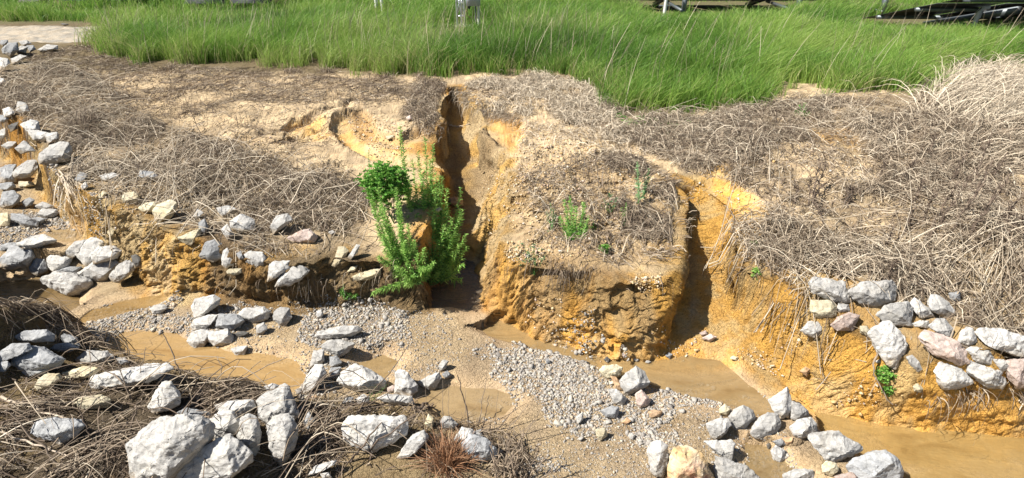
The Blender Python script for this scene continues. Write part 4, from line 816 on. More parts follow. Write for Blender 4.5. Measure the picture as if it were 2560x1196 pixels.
bedp = [(x, 1) for x in [hp([(760,760),(1100,790),(1300,850),(1500,920),(1700,960),(1900,1010),(2000,1180),(1300,1190),(1100,960),(800,960),(500,830),(300,800)])]]
g2 = scatter(bedp, 9000, 4, .05, 2.0, -.2); sz = np.clip(rng.lognormal(math.log(.0045), .5, len(g2)), .0025, .014)
pebbles("fine_gravel", g2, sz, M_grav, 9, "thinly scattered small grey chips over the sand of the stream bed")
CP = [(hp([(1300,805),(1400,830),(1560,890),(1740,850),(1745,880),(1640,905),(1500,900),(1380,850)]), 3.0), (hp([(1840,880),(1900,870),(2050,980),(2200,1030),(2150,1050),(2000,990)]), 1.6),
      (hp([(1900,780),(2010,850),(2150,930),(2330,1020),(2540,1040),(2540,1080),(2200,1050),(1960,930)]), 1.0), (hp([(1560,700),(1660,680),(1660,740),(1570,740)]), 6), (hp([(1260,600),(1340,600),(1360,660),(1270,650)]), 4),
      (hp([(1290,340),(1460,330),(1500,430),(1420,520),(1290,540)]), .9), (hp([(860,290),(1090,330),(1090,400),(940,400)]), 1.2), (hp([(1270,400),(1500,350),(1640,470),(1680,640),(1270,660)]), 1.5),
      (hp([(1200,440),(1280,400),(1260,560),(1200,640)]), .5), (hp([(160,520),(450,600),(420,720),(300,640)]), .8), (hp([(1710,450),(1860,470),(1960,530),(1780,520)]), .9), (hp([(600,340),(700,330),(760,420),(640,420)]), .5),
      (hp([(1900,380),(2150,400),(2150,470),(1950,450)]), .4), (hp([(2000,950),(2200,1000),(2350,1050),(2300,1075),(2050,1010)]), 1.2)]
g3 = scatter(CP, 8000, 6, .04, 4.0, -.3); sz = np.clip(rng.lognormal(math.log(.0058), .5, len(g3)), .003, .02)
pebbles("clay_pebbles", g3, sz, M_clayp, 10, "cream and orange pebbles and clods sticking out of the clay faces", below=.1)

# ================================================================ GREEN GRASS
S_green = [(0, (.045, .10, .02)), (.3, (.10, .22, .03)), (.6, (.18, .35, .055)), (.8, (.31, .46, .09)), (.9, (.34, .45, .12)), (1, (.50, .44, .24))]
M_grass = blade_mat("green_grass", S_green, .4, .5)
front = [(250,118),(300,128),(345,150),(400,140),(440,152),(520,150),(600,150),(660,158),(740,152),(800,160),(900,165),(1000,178),(1060,186),(1120,190),(1200,186),(1280,186),(1330,178),(1420,188),(1440,206),(1500,215),
         (1512,255),(1560,268),(1640,290),(1700,292),(1760,286),(1850,278),(1900,280),(1965,268),(1985,215),(2040,218),(2070,235),(2120,245),(2200,240),(2300,262),(2330,210),(2420,190),(2560,185),(2800,180)]
FW = [tuple(pw(a, b, .13)) for a, b in front] + [(16, 7, 0), (34, 26, 0), (-34, 26, 0), (-16, 12, 0)] + [tuple(pw(a, b, -.1)) for a, b in [(-300,44),(60,44),(225,44),(236,70)]]
NOG = [[tuple(pw(a, b, -.02)) for a, b in P] for P in ([(150,49),(240,49),(300,52),(235,98),(-300,98),(-300,50)],)]
PATH2 = [tuple(pw(a, b, -.02)) for a, b in [(380,49),(700,47),(700,58),(380,60)]]
DIRT = [[tuple(pw(a, b, -.3)) for a, b in P] for P in ([(540,14),(700,12),(700,22),(560,24)], [(-50,-5),(180,0),(230,12),(150,16),(-50,18)])]
LOWZ = [([tuple(pw(a, b, -.1)) for a, b in P], k) for P, k in (([(1080,58),(1240,58),(1250,118),(1070,118)], .16), ([(2110,40),(2700,60),(2700,125),(2110,112)], .3), ([(1600,20),(1960,15),(1960,75),(1600,85)], .4), ([(120,8),(720,12),(720,60),(120,50)], .45), ([(910,22),(990,22),(990,80),(910,80)], .45))]
FOOT = []
def grass_pts(n, ylo, yhi, seed):
    r = np.random.default_rng(seed); out = []; c = 0
    while c < n:
        m = n * 2; y = r.uniform(ylo, yhi, m); x = r.uniform(-1, 1, m) * (y * 1.02 + .6); d = sdist(x, y, FW)
        nn = fbm(x, y, 1.3, 3, 5); k = d + .12 * fbm(x, y, 6, 2, 8) + .45 * np.minimum(0, fbm(x, y, 1.7, 2, 18) + .05) + (r.uniform(0, 1, m) < .025) * .35 > 0
        for P in NOG + FOOT: k &= sdist(x, y, P) < 0
        k &= ~((sdist(x, y, PATH2) > 0) & (r.uniform(0, 1, m) < .75))
        for P in DIRT: k &= ~((sdist(x, y, P) > 0) & (r.uniform(0, 1, m) < .9))
        q = np.stack([x[k], y[k]], 1); out.append(q); c += len(q)
    return np.concatenate(out)[:n]
def grass(name, ntuft, per, ylo, yhi, hgt, wid, seed, label, wide=1.0):
    r = np.random.default_rng(seed); T = grass_pts(ntuft, ylo, yhi, seed); n = ntuft * per
    B = np.repeat(T, per, 0) + r.normal(size=(n, 2)) * .045 * wide; hv = np.repeat(.75 + .5 * vn(T[:, 0] * 1.1, T[:, 1] * 1.1, 3) * (.8 + .4 * r.uniform(size=ntuft)), per)
    fd = sdist(B[:, 0], B[:, 1], FW); hv *= .78 + .22 * ss(0, .4, fd)
    for P_, k_ in LOWZ: hv *= 1 - (1 - k_) * ss(-.15, .1, sdist(B[:, 0], B[:, 1], P_))
    h = hgt * hv * r.uniform(.45, 1.15, n); az = r.uniform(0, 2 * math.pi, n); ln = h * (.12 + .62 * r.uniform(size=n) ** 1.6); 
    wx = .10 * h + .30 * h * (fbm(B[:, 0], B[:, 1], 1.6, 2, 4)); lx = np.cos(az) * ln + wx; ly = np.sin(az) * ln
    s = np.linspace(0, 1, 4)[None, :, None]; base = np.stack([B[:, 0], B[:, 1], zat(B[:, 0], B[:, 1]) - .01], 1)[:, None, :]
    D = np.stack([lx, ly], 1)[:, None, :]
    P = np.concatenate([base[..., :2] + D * s ** 1.8, base[..., 2:] + h[:, None, None] * (s - .22 * s ** 3)], -1)
    V, F = ribbons_np(P, wid * r.uniform(.6, 1.3, n), .15, seed)
    pat = fbm(B[:, 0], B[:, 1], .5, 3, 12) * .4 + fbm(B[:, 0], B[:, 1], 2.6, 3, 13) * .4
    t = np.clip(.58 + pat + r.normal(size=n) * .15, .02, .86); 
    redz = ss(.05, .35, fbm(B[:, 0] + 4, B[:, 1], .7, 3, 19)) * (B[:, 0] < .8) * (B[:, 1] < 9); dry = r.uniform(0, 1, n) < (.05 + .30 * redz + .25 * ss(.25, .0, fd)); t = np.where(dry, r.uniform(.9, 1, n), t)
    o = mesh_np(name, V, F, M_grass, attrs={"tint": ('FLOAT', np.repeat(t, 8))}); tag(o, label, "grass", kind="stuff"); return o
def gray(px, py, above=0.0):
    d = ray(px, py); t = 3.0
    for _ in range(60): p = EYE + d * t; g_ = float(zat(p[0], p[1])) + above; t += (p[2] - g_) / (-d[2]) * .7
    return EYE + d * t
def proj(p):
    d = np.array(p) - EYE; c, s = math.cos(PITCH), math.sin(PITCH); dep = d[1] * c - d[2] * s; return PW / 2 + FPX * d[0] / dep, PH / 2 - FPX * (d[1] * s + d[2] * c) / dep
low = gray(2150, 47, .10); th = R(15); ph = R(-91)      # rows run to the right, the tables rise towards the viewer
u = np.array([math.cos(ph) * math.cos(th), math.sin(ph) * math.cos(th), math.sin(th)]); v = np.array([-math.sin(ph), math.cos(ph), 0])
low2 = gray(1490, 2, .10)
for l_ in (low, low2): FOOT.append([tuple(l_ + u * a + v * b) for a, b in ((-1.2, .4), (2.6, .4), (2.6, 8), (-1.2, 8))])
grass("tall_grass", 5000, 32, 5.0, 8.2, .40, .0055, 21, "tall green grass standing along the top of the eroded bank", .8)
grass("field_grass", 5200, 22, 8.0, 12.5, .42, .008, 22, "dense green grass filling the field behind the bank", 1.6)
grass("far_grass", 5200, 16, 12.3, 25, .36, .014, 23, "green grass of the far field around the panels", 2.6)

# ================================================================ DEAD STRAW AND LITTER
S_str = [(0, (.09, .065, .045)), (.25, (.20, .15, .11)), (.55, (.40, .32, .23)), (.8, (.60, .51, .385)), (1, (.78, .68, .53))]
M_straw = blade_mat("dead_straw", S_str, .12, .75)
RK = np.array(ROCKXY)
def clear(q, seed, keep=.15, k=1.0):
    r = np.random.default_rng(seed); m = np.zeros(len(q), bool)
    for x, y, s_ in RK:
        rr = s_ * .60 * k; m |= ((q[:, 0] - x) / rr) ** 2 + ((q[:, 1] - (y - s_ * .3)) / (rr * 1.7)) ** 2 < 1
    return q[~m | (r.uniform(0, 1, len(q)) < keep)]
def straws(name, XY, L, wid, seed, label, az=None, azs=3.2, lift=.04, up=.15, tint=.5, tvar=.22, k=5, tube=False, cat="dead grass", wav=.10):
    XY = clear(XY, seed, .10); r = np.random.default_rng(seed); n = len(XY); a = (r.uniform(0, 2 * math.pi, n) if az is None else az + r.normal(size=n) * azs)
    L = L * r.uniform(.45, 1.4, n); s = np.linspace(0, 1, k)[None, :]; cv = r.normal(size=n)[:, None] * wav
    ang = a[:, None] + cv * s * 2; st = (L / (k - 1))[:, None]
    dx = np.cos(ang) * st; dy = np.sin(ang) * st
    x = XY[:, :1] + np.cumsum(dx, 1) - dx[:, :1] - (np.cos(a) * L * .4)[:, None]; y = XY[:, 1:] + np.cumsum(dy, 1) - dy[:, :1] - (np.sin(a) * L * .4)[:, None]
    zg = zat(x, y); zg = np.maximum(zg, .75 * zg + .25 * zg.mean(1, keepdims=True)); l0 = np.abs(r.normal(size=n)) * lift
    ok = (zg[:, 0] - zg.min(1) < .07) | (r.uniform(0, 1, n) < .04)
    upv = np.abs(r.normal(size=n)) * up * L; z = zg + l0[:, None] * (.5 + np.sin(math.pi * s)) + upv[:, None] * s + .002
    P = np.stack([x, y, z], -1)[ok]; XY = XY[ok]; n = len(P); w = wid * r.uniform(.5, 1.5, n)
    V, F = tubes_np(P, w * .5, 3, .5) if tube else ribbons_np(P, w, .35, seed)
    t = np.clip(tint + r.normal(size=n) * tvar + .12 * fbm(XY[:, 0], XY[:, 1], 1.5, 3, seed), 0, 1)
    o = mesh_np(name, V, F, M_straw, attrs={"tint": ('FLOAT', np.repeat(t, k * (3 if tube else 2)))}); tag(o, label, cat, kind="stuff"); return o
def uprights(name, XY, h, wid, seed, label, lean=.3, tint=.35, mat=None, k=4, cat="dead grass", wx=.1):
    XY = clear(XY, seed, .1); r = np.random.default_rng(seed); n = len(XY); h = h * r.uniform(.3, 1.3, n); az = r.uniform(0, 6.28, n); l = lean * h * r.uniform(.2, 1, n); s = np.linspace(0, 1, k)[None, :]
    x = XY[:, :1] + (np.cos(az) * l + wx * h)[:, None] * s ** 1.6; y = XY[:, 1:] + (np.sin(az) * l)[:, None] * s ** 1.6; z = zat(XY[:, 0], XY[:, 1])[:, None] - .01 + h[:, None] * s
    V, F = ribbons_np(np.stack([x, y, z], -1), wid * r.uniform(.6, 1.4, n), .4, seed); t = np.clip(tint + r.normal(size=n) * .2, 0, 1)
    o = mesh_np(name, V, F, mat or M_straw, attrs={"tint": ('FLOAT', np.repeat(t, k * 2))}); tag(o, label, cat, kind="stuff"); return o
ML = hp([(0,190),(130,160),(260,210),(340,300),(560,372),(700,425),(880,450),(915,500),(935,640),(985,665),(950,685),(830,690),(700,695),(600,645),(530,600),(450,560),(300,505),(150,445),(60,380),(0,330)])
ML2 = hp([(60,140),(240,110),(350,160),(500,170),(760,185),(1060,210),(1080,240),(900,260),(600,250),(480,290),(330,290),(250,200),(100,170)])
MLc = hp([(330,200),(1050,200),(1080,330),(850,290),(800,400),(900,440),(600,400),(380,330)])
straws("straw_mat", scatter([(ML, 1.0)], 14500, 31, .08, 3.6, -.08), .13, .0036, 31, "matted grey dead stems hanging over the brink of the left bank", lift=.022, up=.20, tint=.47, tvar=.32)
straws("thin_straw", scatter([(ML2, 1.0), (MLc, .35)], 8000, 32, .08, 3.0, -.15), .10, .0036, 32, "thin brown stubble and litter lying over the pale crust", lift=.010, up=.08, tint=.36, az=.1, azs=.7)
uprights("stubble", scatter([(MLc, 1.0), (ML2, 1.3)], 4200, 33, .08, 2.5, -.25), .055, .0035, 33, "short brown stubble standing on the pale crust")
GL = hp([(1165,215),(1220,200),(1300,195),(1420,200),(1500,235),(1570,320),(1560,360),(1480,330),(1400,300),(1330,295),(1290,285),(1230,290),(1180,262)])
GL2 = hp([(1300,300),(1480,330),(1620,380),(1640,430),(1500,420),(1380,400),(1300,370)])
straws("tan_straw", scatter([(GL, 1.0), (GL2, .25)], 9500, 34, .06, 3.5, -.2), .09, .0042, 34, "tan dead grass lying thick at the head of the gully below the green grass", lift=.02, up=.2, tint=.8)
LIP = hp([(1040,190),(1115,215),(1108,250),(1090,300),(1085,330),(1050,330),(1000,300),(1020,240)])
straws("lip_straw", scatter([(LIP, 1.0)], 2600, 35, .03, 3, -.5), .10, .004, 35, "brown dead grass on the left lip of the gully head", lift=.02, up=.1, tint=.42)
RB = hp([(1500,260),(1600,300),(1760,300),(1990,260),(2300,275),(2330,200),(2559,190),(2559,980),(2480,975),(2350,985),(2240,955),(2150,900),(2000,790),(1900,720),(1840,620),(1800,540),(1900,545),(1950,500),(1800,440),(1660,400),(1580,350)])
BARE = [hp([(1900,385),(1980,350),(2180,385),(2230,455),(2060,475),(1920,450)]), hp([(2010,322),(2090,320),(2170,352),(2180,375),(2060,368)]), hp([(1700,452),(1850,470),(2000,510),(1990,545),(1790,530)]), hp([(1850,440),(1960,450),(2080,480),(2200,510),(2230,570),(2130,600),(2000,570),(1900,520)]), hp([(1640,420),(1700,440),(1900,470),(1940,560),(1850,560),(1720,540)])]
def thin(q, keep, seed):
    r = np.random.default_rng(seed); m = np.zeros(len(q), bool)
    for P in BARE: m |= sdist(q[:, 0], q[:, 1], P) + .03 * fbm(q[:, 0], q[:, 1], 6, 2, 5) > 0
    return q[~m | (r.uniform(0, 1, len(q)) < keep)]
q = thin(scatter([(RB, 1.0)], 33000, 36, .08, 3.2, -.08), .14, 1)
straws("bank_straw", q, .14, .0038, 36, "thick grey tan mat of dead stems over the whole right bank", lift=.028, up=.20, tint=.50, tvar=.32)
q = thin(scatter([(RB, 1.0)], 5200, 37, .08, 3.2, -.1), .05, 2)
uprights("dead_stubble", q, .11, .004, 37, "dark upright dead stalks among the matted straw of the right bank", lean=.6, tint=.25)
MT = hp([(1310,440),(1420,400),(1560,400),(1660,430),(1700,520),(1690,600),(1650,650),(1560,665),(1420,650),(1290,600),(1330,520)])
MT2 = hp([(1520,400),(1700,450),(1700,560),(1690,640),(1640,650),(1560,560)])
straws("mound_straw", scatter([(MT, .3), (MT2, 1.2)], 3400, 38, .05, 3.6, -.1), .13, .004, 38, "brown dead stems on top of the central clay mound", lift=.02, up=.15, tint=.42, tvar=.26)
NL = hp([(0,765),(60,775),(200,830),(300,880),(380,915),(460,935),(560,950),(640,965),(700,1000),(800,1010),(860,1080),(820,1196),(0,1196)])
NL2 = hp([(800,1015),(1040,1020),(1090,1050),(1160,1060),(1250,1090),(1310,1130),(1330,1196),(800,1196)])
straws("near_litter", scatter([(NL, 1.0), (NL2, .35)], 11000, 39, .04, 2.2, -.3), .13, .0035, 39, "dark tangled dead stems between the rocks of the near bank", lift=.015, up=.10, tint=.33, tvar=.25)
straws("near_stems", scatter([(NL, 1.0), (NL2, .5)], 900, 40, .04, 2.2, -.5), .34, .0055, 40, "longer fallen stems lying across the near bank", lift=.05, up=.22, tint=.38, tvar=.25, az=.35, azs=.6, tube=True, k=7, wav=.12)
ONR = hp([(180,400),(420,420),(560,560),(640,560),(780,640),(600,690),(480,600),(250,500)])
straws("pale_stems", scatter([(ML, .5), (ONR, 1.2)], 1100, 41, .04, 2.2, -.5), .38, .0048, 41, "long pale dry stems arching over the stones of the left bank", lift=.04, up=.18, tint=.75, tvar=.15, tube=True, k=7, wav=.15)
RBL = hp([(1830,600),(2100,560),(2559,540),(2559,900),(2400,850),(2200,700),(2050,760),(1960,780)])
straws("long_stems", thin(scatter([(RBL, 1.0), (RB, .3)], 1300, 42, .04, 3.2, -.2), .1, 3), .42, .0048, 42, "long pale dry stems lying every way over the right bank", lift=.03, up=.16, tint=.72, tvar=.18, tube=True, k=7, wav=.12)
# stems that hang down over the brinks, roots and thatch
def hangers(name, line, n, L, seed, label, tint=.4, wid=.0038, spread=.05, out=.06):
    r = np.random.default_rng(seed); P = np.array([hit(a, b) for a, b in line]); u = r.uniform(0, len(P) - 1.001, n); i = u.astype(int); f = (u - i)[:, None]
    B = P[i] * (1 - f) + P[i + 1] * f + r.normal(size=(n, 3)) * np.array([spread, spread * .8, .012]); T = P[1:] - P[:-1]; nx_ = np.stack([T[:, 1], -T[:, 0]], 1); nx_ /= np.linalg.norm(nx_, axis=1, keepdims=True)
    kp = fbm(B[:, 0], B[:, 1], 7, 2, seed) > -.02; B = B[kp]; i = i[kp]; n = len(B); nx_ = nx_[i]
    L = L * r.uniform(.2, 1.3, n); k = 6; s = np.linspace(0, 1, k)[None, :]; o_ = out * r.uniform(.2, 1.6, n)
    sw = r.normal(size=n) * .25
    x = B[:, :1] + (nx_[:, 0] * o_)[:, None] * np.sin(s * 1.8) + (sw * L)[:, None] * s; y = B[:, 1:2] + (nx_[:, 1] * o_)[:, None] * np.sin(s * 1.8); z = B[:, 2:] + .02 + .03 * np.sin(s * 3) - L[:, None] * s ** 1.4
    z = np.maximum(z, zat(x, y) - .04)
    V, F = ribbons_np(np.stack([x, y, z], -1), wid * r.uniform(.5, 1.4, n), .3, seed); t = np.clip(tint + r.normal(size=n) * .2, 0, 1)
    o = mesh_np(name, V, F, M_straw, attrs={"tint": ('FLOAT', np.repeat(t, k * 2))}); tag(o, label, "dead grass", kind="stuff")
hangers("hanging_thatch", [(1165,225),(1185,262),(1240,290),(1300,300)], 900, .11, 51, "tan thatch hanging over the right lip of the gully head", .6)
hangers("hanging_roots", [(1020,235),(1095,250),(1092,300),(1086,340)], 700, .12, 52, "brown thatch hanging over the left lip of the gully head", .4)
hangers("overhanging_stems", [(1640,430),(1690,470),(1692,540),(1690,600),(1660,650)], 1500, .20, 53, "dead stems hanging into the second gully from the central mound", .45, .0042)
hangers("mound_roots", [(1270,655),(1340,668),(1420,675),(1500,690),(1560,705),(1640,715)], 620, .16, 56, "dark roots and dead stems hanging over the front brow of the central mound", .3, .0034, .05, .04)
hangers("trailing_stems", [(1830,600),(1870,680),(1915,730),(2000,795),(2090,850),(2190,925),(2260,975),(2360,985),(2450,985),(2558,975)], 420, .14, 54, "stems and roots trailing over the brink of the right bank", .42)
hangers("brink_stems", [(470,600),(540,660),(640,700),(760,712),(850,695),(960,690),(1030,660)], 140, .09, 55, "dry stems and roots trailing over the undercut left bank", .5)

q = grass_pts(2600, 5.0, 9.0, 77); q = q[(q[:, 0] < 1.2) | (np.random.default_rng(5).uniform(0, 1, len(q)) < .3)]
uprights("dry_seed_stems", q, .52, .0042, 78, "dry brown seed stems standing among the green grass", lean=.35, tint=.62, wx=.15)

def litter(name, polys, n, seed, label, tint):
    q = clear(scatter(polys, n, seed, .08, 3.0, -.2), seed, .2); r = np.random.default_rng(seed); n = len(q); a = r.uniform(0, 6.28, n); L = r.uniform(.012, .045, n); s = np.linspace(-.5, .5, 3)[None, :]
    x = q[:, :1] + (np.cos(a) * L)[:, None] * s; y = q[:, 1:] + (np.sin(a) * L)[:, None] * s; z = zat(x, y) + np.abs(r.normal(size=(n, 1))) * .006 + r.normal(size=(n, 1)) * .3 * L[:, None] * s + .002
    V, F = ribbons_np(np.stack([x, y, z], -1), r.uniform(.003, .0075, n), .5, seed); t = np.clip(tint + r.normal(size=n) * .25, 0, 1)
    o = mesh_np(name, V, F, M_straw, attrs={"tint": ('FLOAT', np.repeat(t, 6))}); tag(o, label, "litter", kind="stuff")
litter("left_litter", [(ML, 1.0), (ML2, .6), (MLc, .25)], 17000, 81, "short broken bits of stem and leaf matted over the left bank", .38)
litter("right_litter", [(RB, 1.0), (GL, 1.0), (MT, .3)], 29000, 82, "short broken bits of stem and leaf matted over the right bank and mound", .42)
litter("near_bits", [(NL, 1.0), (NL2, 1.0)], 7000, 83, "dark broken bits of stem and leaf between the near rocks", .3)

# ================================================================ GREEN PLANTS
S_pl = [(0, (.04, .13, .02)), (.35, (.09, .28, .04)), (.7, (.18, .42, .07)), (1, (.36, .58, .14))]
M_leaf = blade_mat("plant_leaves", S_pl, .35, .5)
M_glau = blade_mat("grey_green_leaves", [(0, (.07, .14, .06)), (.5, (.16, .30, .14)), (1, (.30, .42, .22))], .3, .6)
M_stem = simple("green_stem", (.10, .24, .05), .6); M_dry = simple("dry_stem", (.26, .20, .145), .85, var=.4, scale=30); M_dryd = simple("dark_dry_stem", (.13, .095, .07), .9, var=.4, scale=30)
M_dryp = simple("pale_dry_stem", (.52, .43, .33), .85, var=.25, scale=30)
def depth_of(p): return np.dot(np.array(p) - EYE, [0, math.cos(PITCH), -math.sin(PITCH)])
def curve_pts(B, T, k, bow=.6, up=1.3):
    s = np.linspace(0, 1, k)[:, None]; d = T - B
    return B + np.concatenate([d[None, :1] * s ** bow, d[None, 1:2] * s ** 1.35, d[None, 2:] * s ** min(up, 1.0)], 1)
def leaves(P, n, L, w, r, up=.7, s0=.1, droop=.3, spread=1.0):
    k = len(P); s = s0 + (1 - s0) * (np.arange(n) + r.uniform(0, 1, n)) / n; i = np.clip((s * (k - 1)).astype(int), 0, k - 2); f = (s * (k - 1) - i)[:, None]
    C_ = P[i] * (1 - f) + P[i + 1] * f; T = P[i + 1] - P[i]; T /= np.linalg.norm(T, axis=1, keepdims=True)
    a = np.arange(n) * 2.4 + r.normal(size=n) * .3; A = np.cross(T, np.array([0, 1.0, .2])); A /= np.linalg.norm(A, axis=1, keepdims=True); Bv = np.cross(T, A)
    O = A * np.cos(a)[:, None] + Bv * np.sin(a)[:, None]; D = O * spread + T * up; D /= np.linalg.norm(D, axis=1, keepdims=True)
    l = (L * (1 - .55 * s ** 2) * r.uniform(.6, 1.25, n))[:, None, None]; q = np.linspace(0, 1, 4)[None, :, None]
    X_ = C_[:, None, :] + D[:, None, :] * l * q; X_[..., 2] -= (l * droop * q ** 2)[..., 0]
    return ribbons_np(X_, w * r.uniform(.7, 1.3, n), .3, 3, belly=True)
def plant(name, label, cat, base, tips, L, w, dens, mat=None, group=None, seed=0, bow=.6, up=1.25, r0=.0035, droop=.3, lup=.7, sink=.01, tint=.55, s0=.08):
    r = np.random.default_rng(seed); B = hit(*base) - np.array([0, 0, sink]); D = depth_of(B); root = empty(name, B); tag(root, label, cat, group)
    if seed in (2, 3, 25): tips = tips + [(x + r.normal() * 9, y + 25 + abs(r.normal()) * 45, (o[0] if o else 0) - .03) for x, y, *o in tips]
    for (tx, ty, *o) in tips:
        T = EYE + ray(tx, ty) * (D - (.07 if seed in (2, 3, 4, 25) else 0) + (o[0] if o else 0) + r.normal() * .02); b = B + np.array([r.normal() * .012, r.normal() * .012, 0]); P = curve_pts(b, T, 14, bow, up) ; P[1:-1] += r.normal(size=(12, 3)) * .003
        V, F = tubes_np(P[None], np.array([r0]), 5, .35); st = mesh_np("stem", V, F, M_stem, root, smooth=True)
        ln = np.linalg.norm(np.diff(P, axis=0), axis=1).sum(); n = max(8, int(dens * ln)); V, F = leaves(P, n, L, w, r, lup, s0, droop)
        mesh_np("foliage", V, F, mat or M_leaf, st, org=B, attrs={"tint": ('FLOAT', np.repeat(np.clip(tint + r.normal(size=n) * .2 + .1, 0, 1), 8))}).location = (0, 0, 0)
    return root
def bush(name, label, cat, cx, cy, rad, n, leaf, mat=None, seed=0, base=None, flat=.9, tint=.5, push=0.0):
    r = np.random.default_rng(seed); B = hit(*(base or (cx, cy + rad))); D = depth_of(B) + push; c = EYE + ray(cx, cy) * D; Rr = rad / FPX * D; root = empty(name, B); tag(root, label, cat)
    nb = 9; tips = []
    for i in range(nb):
        v = r.normal(size=3); v /= np.linalg.norm(v); v *= Rr * r.uniform(.5, .95) * np.array([1, .8, flat]); tips.append(c + v)
    V, F = tubes_np(np.stack([curve_pts(B, t, 6, 1, .9) for t in tips]), np.full(nb, .002), 4, .5); mesh_np("stem", V, F, M_stem, root)
    cl = r.normal(size=(n // 9, 3)); cl /= np.linalg.norm(cl, axis=1, keepdims=True); cl *= (r.uniform(size=(n // 9, 1)) ** .4) * (.75 + .35 * r.uniform(size=(n // 9, 1))); cl = np.repeat(cl, 9, 0) * Rr * np.array([1, .8, flat]) + c
    d = r.normal(size=cl.shape); d /= np.linalg.norm(d, axis=1, keepdims=True); d[:, 2] = np.abs(d[:, 2]) * .6 + .1; l = leaf * r.uniform(.6, 1.3, len(cl)); q = np.linspace(0, 1, 4)[None, :, None]
    V, F = ribbons_np(cl[:, None, :] + d[:, None, :] * l[:, None, None] * q, l * .42, .3, 3, belly=True)
    mesh_np("foliage", V, F, mat or M_leaf, root, attrs={"tint": ('FLOAT', np.repeat(np.clip(tint + r.normal(size=len(cl)) * .2, 0, 1), 8))}); return root
plant("feathery_weed", "tallest green feathery weed growing from the left side of the main gully mouth", "plant", (1090, 702),
      [(1000,318,.12),(1063,345,.15),(1082,362,.10),(1106,440,.05),(1098,500,.1),(1120,510,0),(1150,525,.05),(1163,585,.0),(1152,470,.15),(1040,470,.0),(1060,430,.05),(1022,500,-.02),(1010,440,.1),(1135,600,0),(1128,545,-.04),(1075,520,-.03),(1045,380,.05),(1075,400,.05),(1090,430,0),(1030,400,.05),(1118,470,0),(1140,560,-.03)], .050, .0068, 270, seed=2, tint=.9, s0=.14)
plant("feathery_weed", "fine leaved yellowish green weed leaning left, in front of the tallest green weed", "plant", (1045, 705),
      [(928,500,0),(945,470,.05),(960,520,0),(975,560,-.03),(940,560,0),(990,470,.03),(1000,520,0),(1020,560,-.04),(955,590,-.03),(1035,600,-.05),(1010,610,-.05),(985,620,-.05),(1060,620,-.06)], .044, .0048, 560, seed=3, tint=.95, bow=.7, up=1.1, s0=.14)
plant("feathery_weed", "dense middle green weed filling the foot of the tallest weed", "plant", (1068, 705),
      [(1050,540,.0),(1085,520,0),(1110,560,0),(1130,590,-.02),(1000,580,0),(1020,540,0),(1060,590,-.04),(1095,600,-.04),(1150,610,-.02),(980,560,0)], .044, .0056, 300, seed=25, tint=.9, s0=.14)
plant("feathery_weed", "short bright weed tuft drooping below the tallest green weed", "plant", (1050, 700), [(1028,690,-.06),(1050,668,-.07),(1015,660,-.06),(1070,665,-.06),(1085,655,-.08)], .034, .0045, 620, seed=4, tint=.75, bow=1, up=1)
bush("leafy_bush", "round small leaved green bush at the left behind the tallest green weed", "bush", 965, 462, 66, 5200, .024, seed=5, tint=.7, base=(985, 560), push=-.05)
plant("leafy_weed", "upright green weed with two tips rising left of the round leafy bush", "plant", (940, 540), [(922,378,.05),(935,400,.05),(955,405,.1)], .026, .005, 200, seed=6)
bush("small_sprout", "tiny green sprout on the dry bank left of the leafy bush", "plant", 893, 455, 13, 160, .011, seed=7)
plant("small_weed", "small green weed at the foot of the undercut bank above the gravel", "plant", (868, 740), [(858,712),(872,708),(882,722),(850,725),(892,735)], .022, .003, 420, seed=8)
plant("grass_sprig", "few thin green blades beside the big pale rock in the foreground", "plant", (905, 1000), [(940,965),(960,972),(925,980),(968,962)], .02, .002, 12, seed=9, r0=.0015)
plant("feathery_weed", "bright feathery weed in the middle of the central mound", "plant", (1440, 600), [(1410,500,.05),(1425,490,.05),(1440,515,0),(1460,505,.02),(1470,540,0),(1420,550,0),(1400,540,.04),(1450,560,-.02),(1465,570,0),(1436,545,0)], .036, .0048, 520, seed=10, tint=.75)
plant("feathery_weed", "slim pale feathery weed left of the bright one on the central mound", "plant", (1380, 570), [(1376,508,.03),(1366,530,.02),(1390,535,0),(1384,520,0)], .022, .003, 360, M_glau, seed=11)
plant("leafy_stalk", "tallest bluish green weed at the back of the central mound", "plant", (1592, 515), [(1593,405,.05)], .034, .0085, 260, M_glau, seed=12, tint=.75, lup=.9, r0=.004)
plant("leafy_stalk", "slightly shorter bluish green weed standing right of the tallest one on the mound", "plant", (1610, 500), [(1622,422,.03),(1612,440,.03)], .03, .0075, 240, M_glau, seed=13, tint=.8, lup=.9)
plant("leafy_stalk", "short green weed in front of the two bluish ones on the mound", "plant", (1562, 565), [(1566,505,0),(1555,520,0),(1572,525,.02),(1560,535,-.01)], .024, .0055, 260, seed=14, tint=.6)
bush("small_sprout", "round bright sprout low at the front of the central mound", "plant", 1511, 622, 15, 330, .012, seed=15, tint=.7)
bush("sparse_weed", "thin grey green weed low on the left front of the central mound", "plant", 1325, 640, 50, 420, .010, M_glau, seed=16, base=(1335,690), tint=.6)
bush("sparse_weed", "thin bluish weed left of the tall bluish weeds on the mound", "plant", 1525, 505, 28, 200, .012, M_glau, seed=17, tint=.4)
plant("leafy_stalk", "small green weed between the bright feathery and the short green weed", "plant", (1485, 580), [(1484,552),(1490,560),(1478,565)], .016, .004, 300, seed=18)
bush("small_sprout", "yellow green sprout on the left edge of the right bank straw", "plant", 1893, 684, 17, 320, .013, seed=19, tint=.95)
bush("small_sprout", "small green sprout higher on the left edge of the right bank straw", "plant", 1887, 608, 12, 150, .012, seed=20, tint=.7)
bush("moss_cushion", "upper bright green feathery cushion under the shield shaped stone", "plant", 2213, 936, 26, 2200, .013, seed=21, tint=.85)
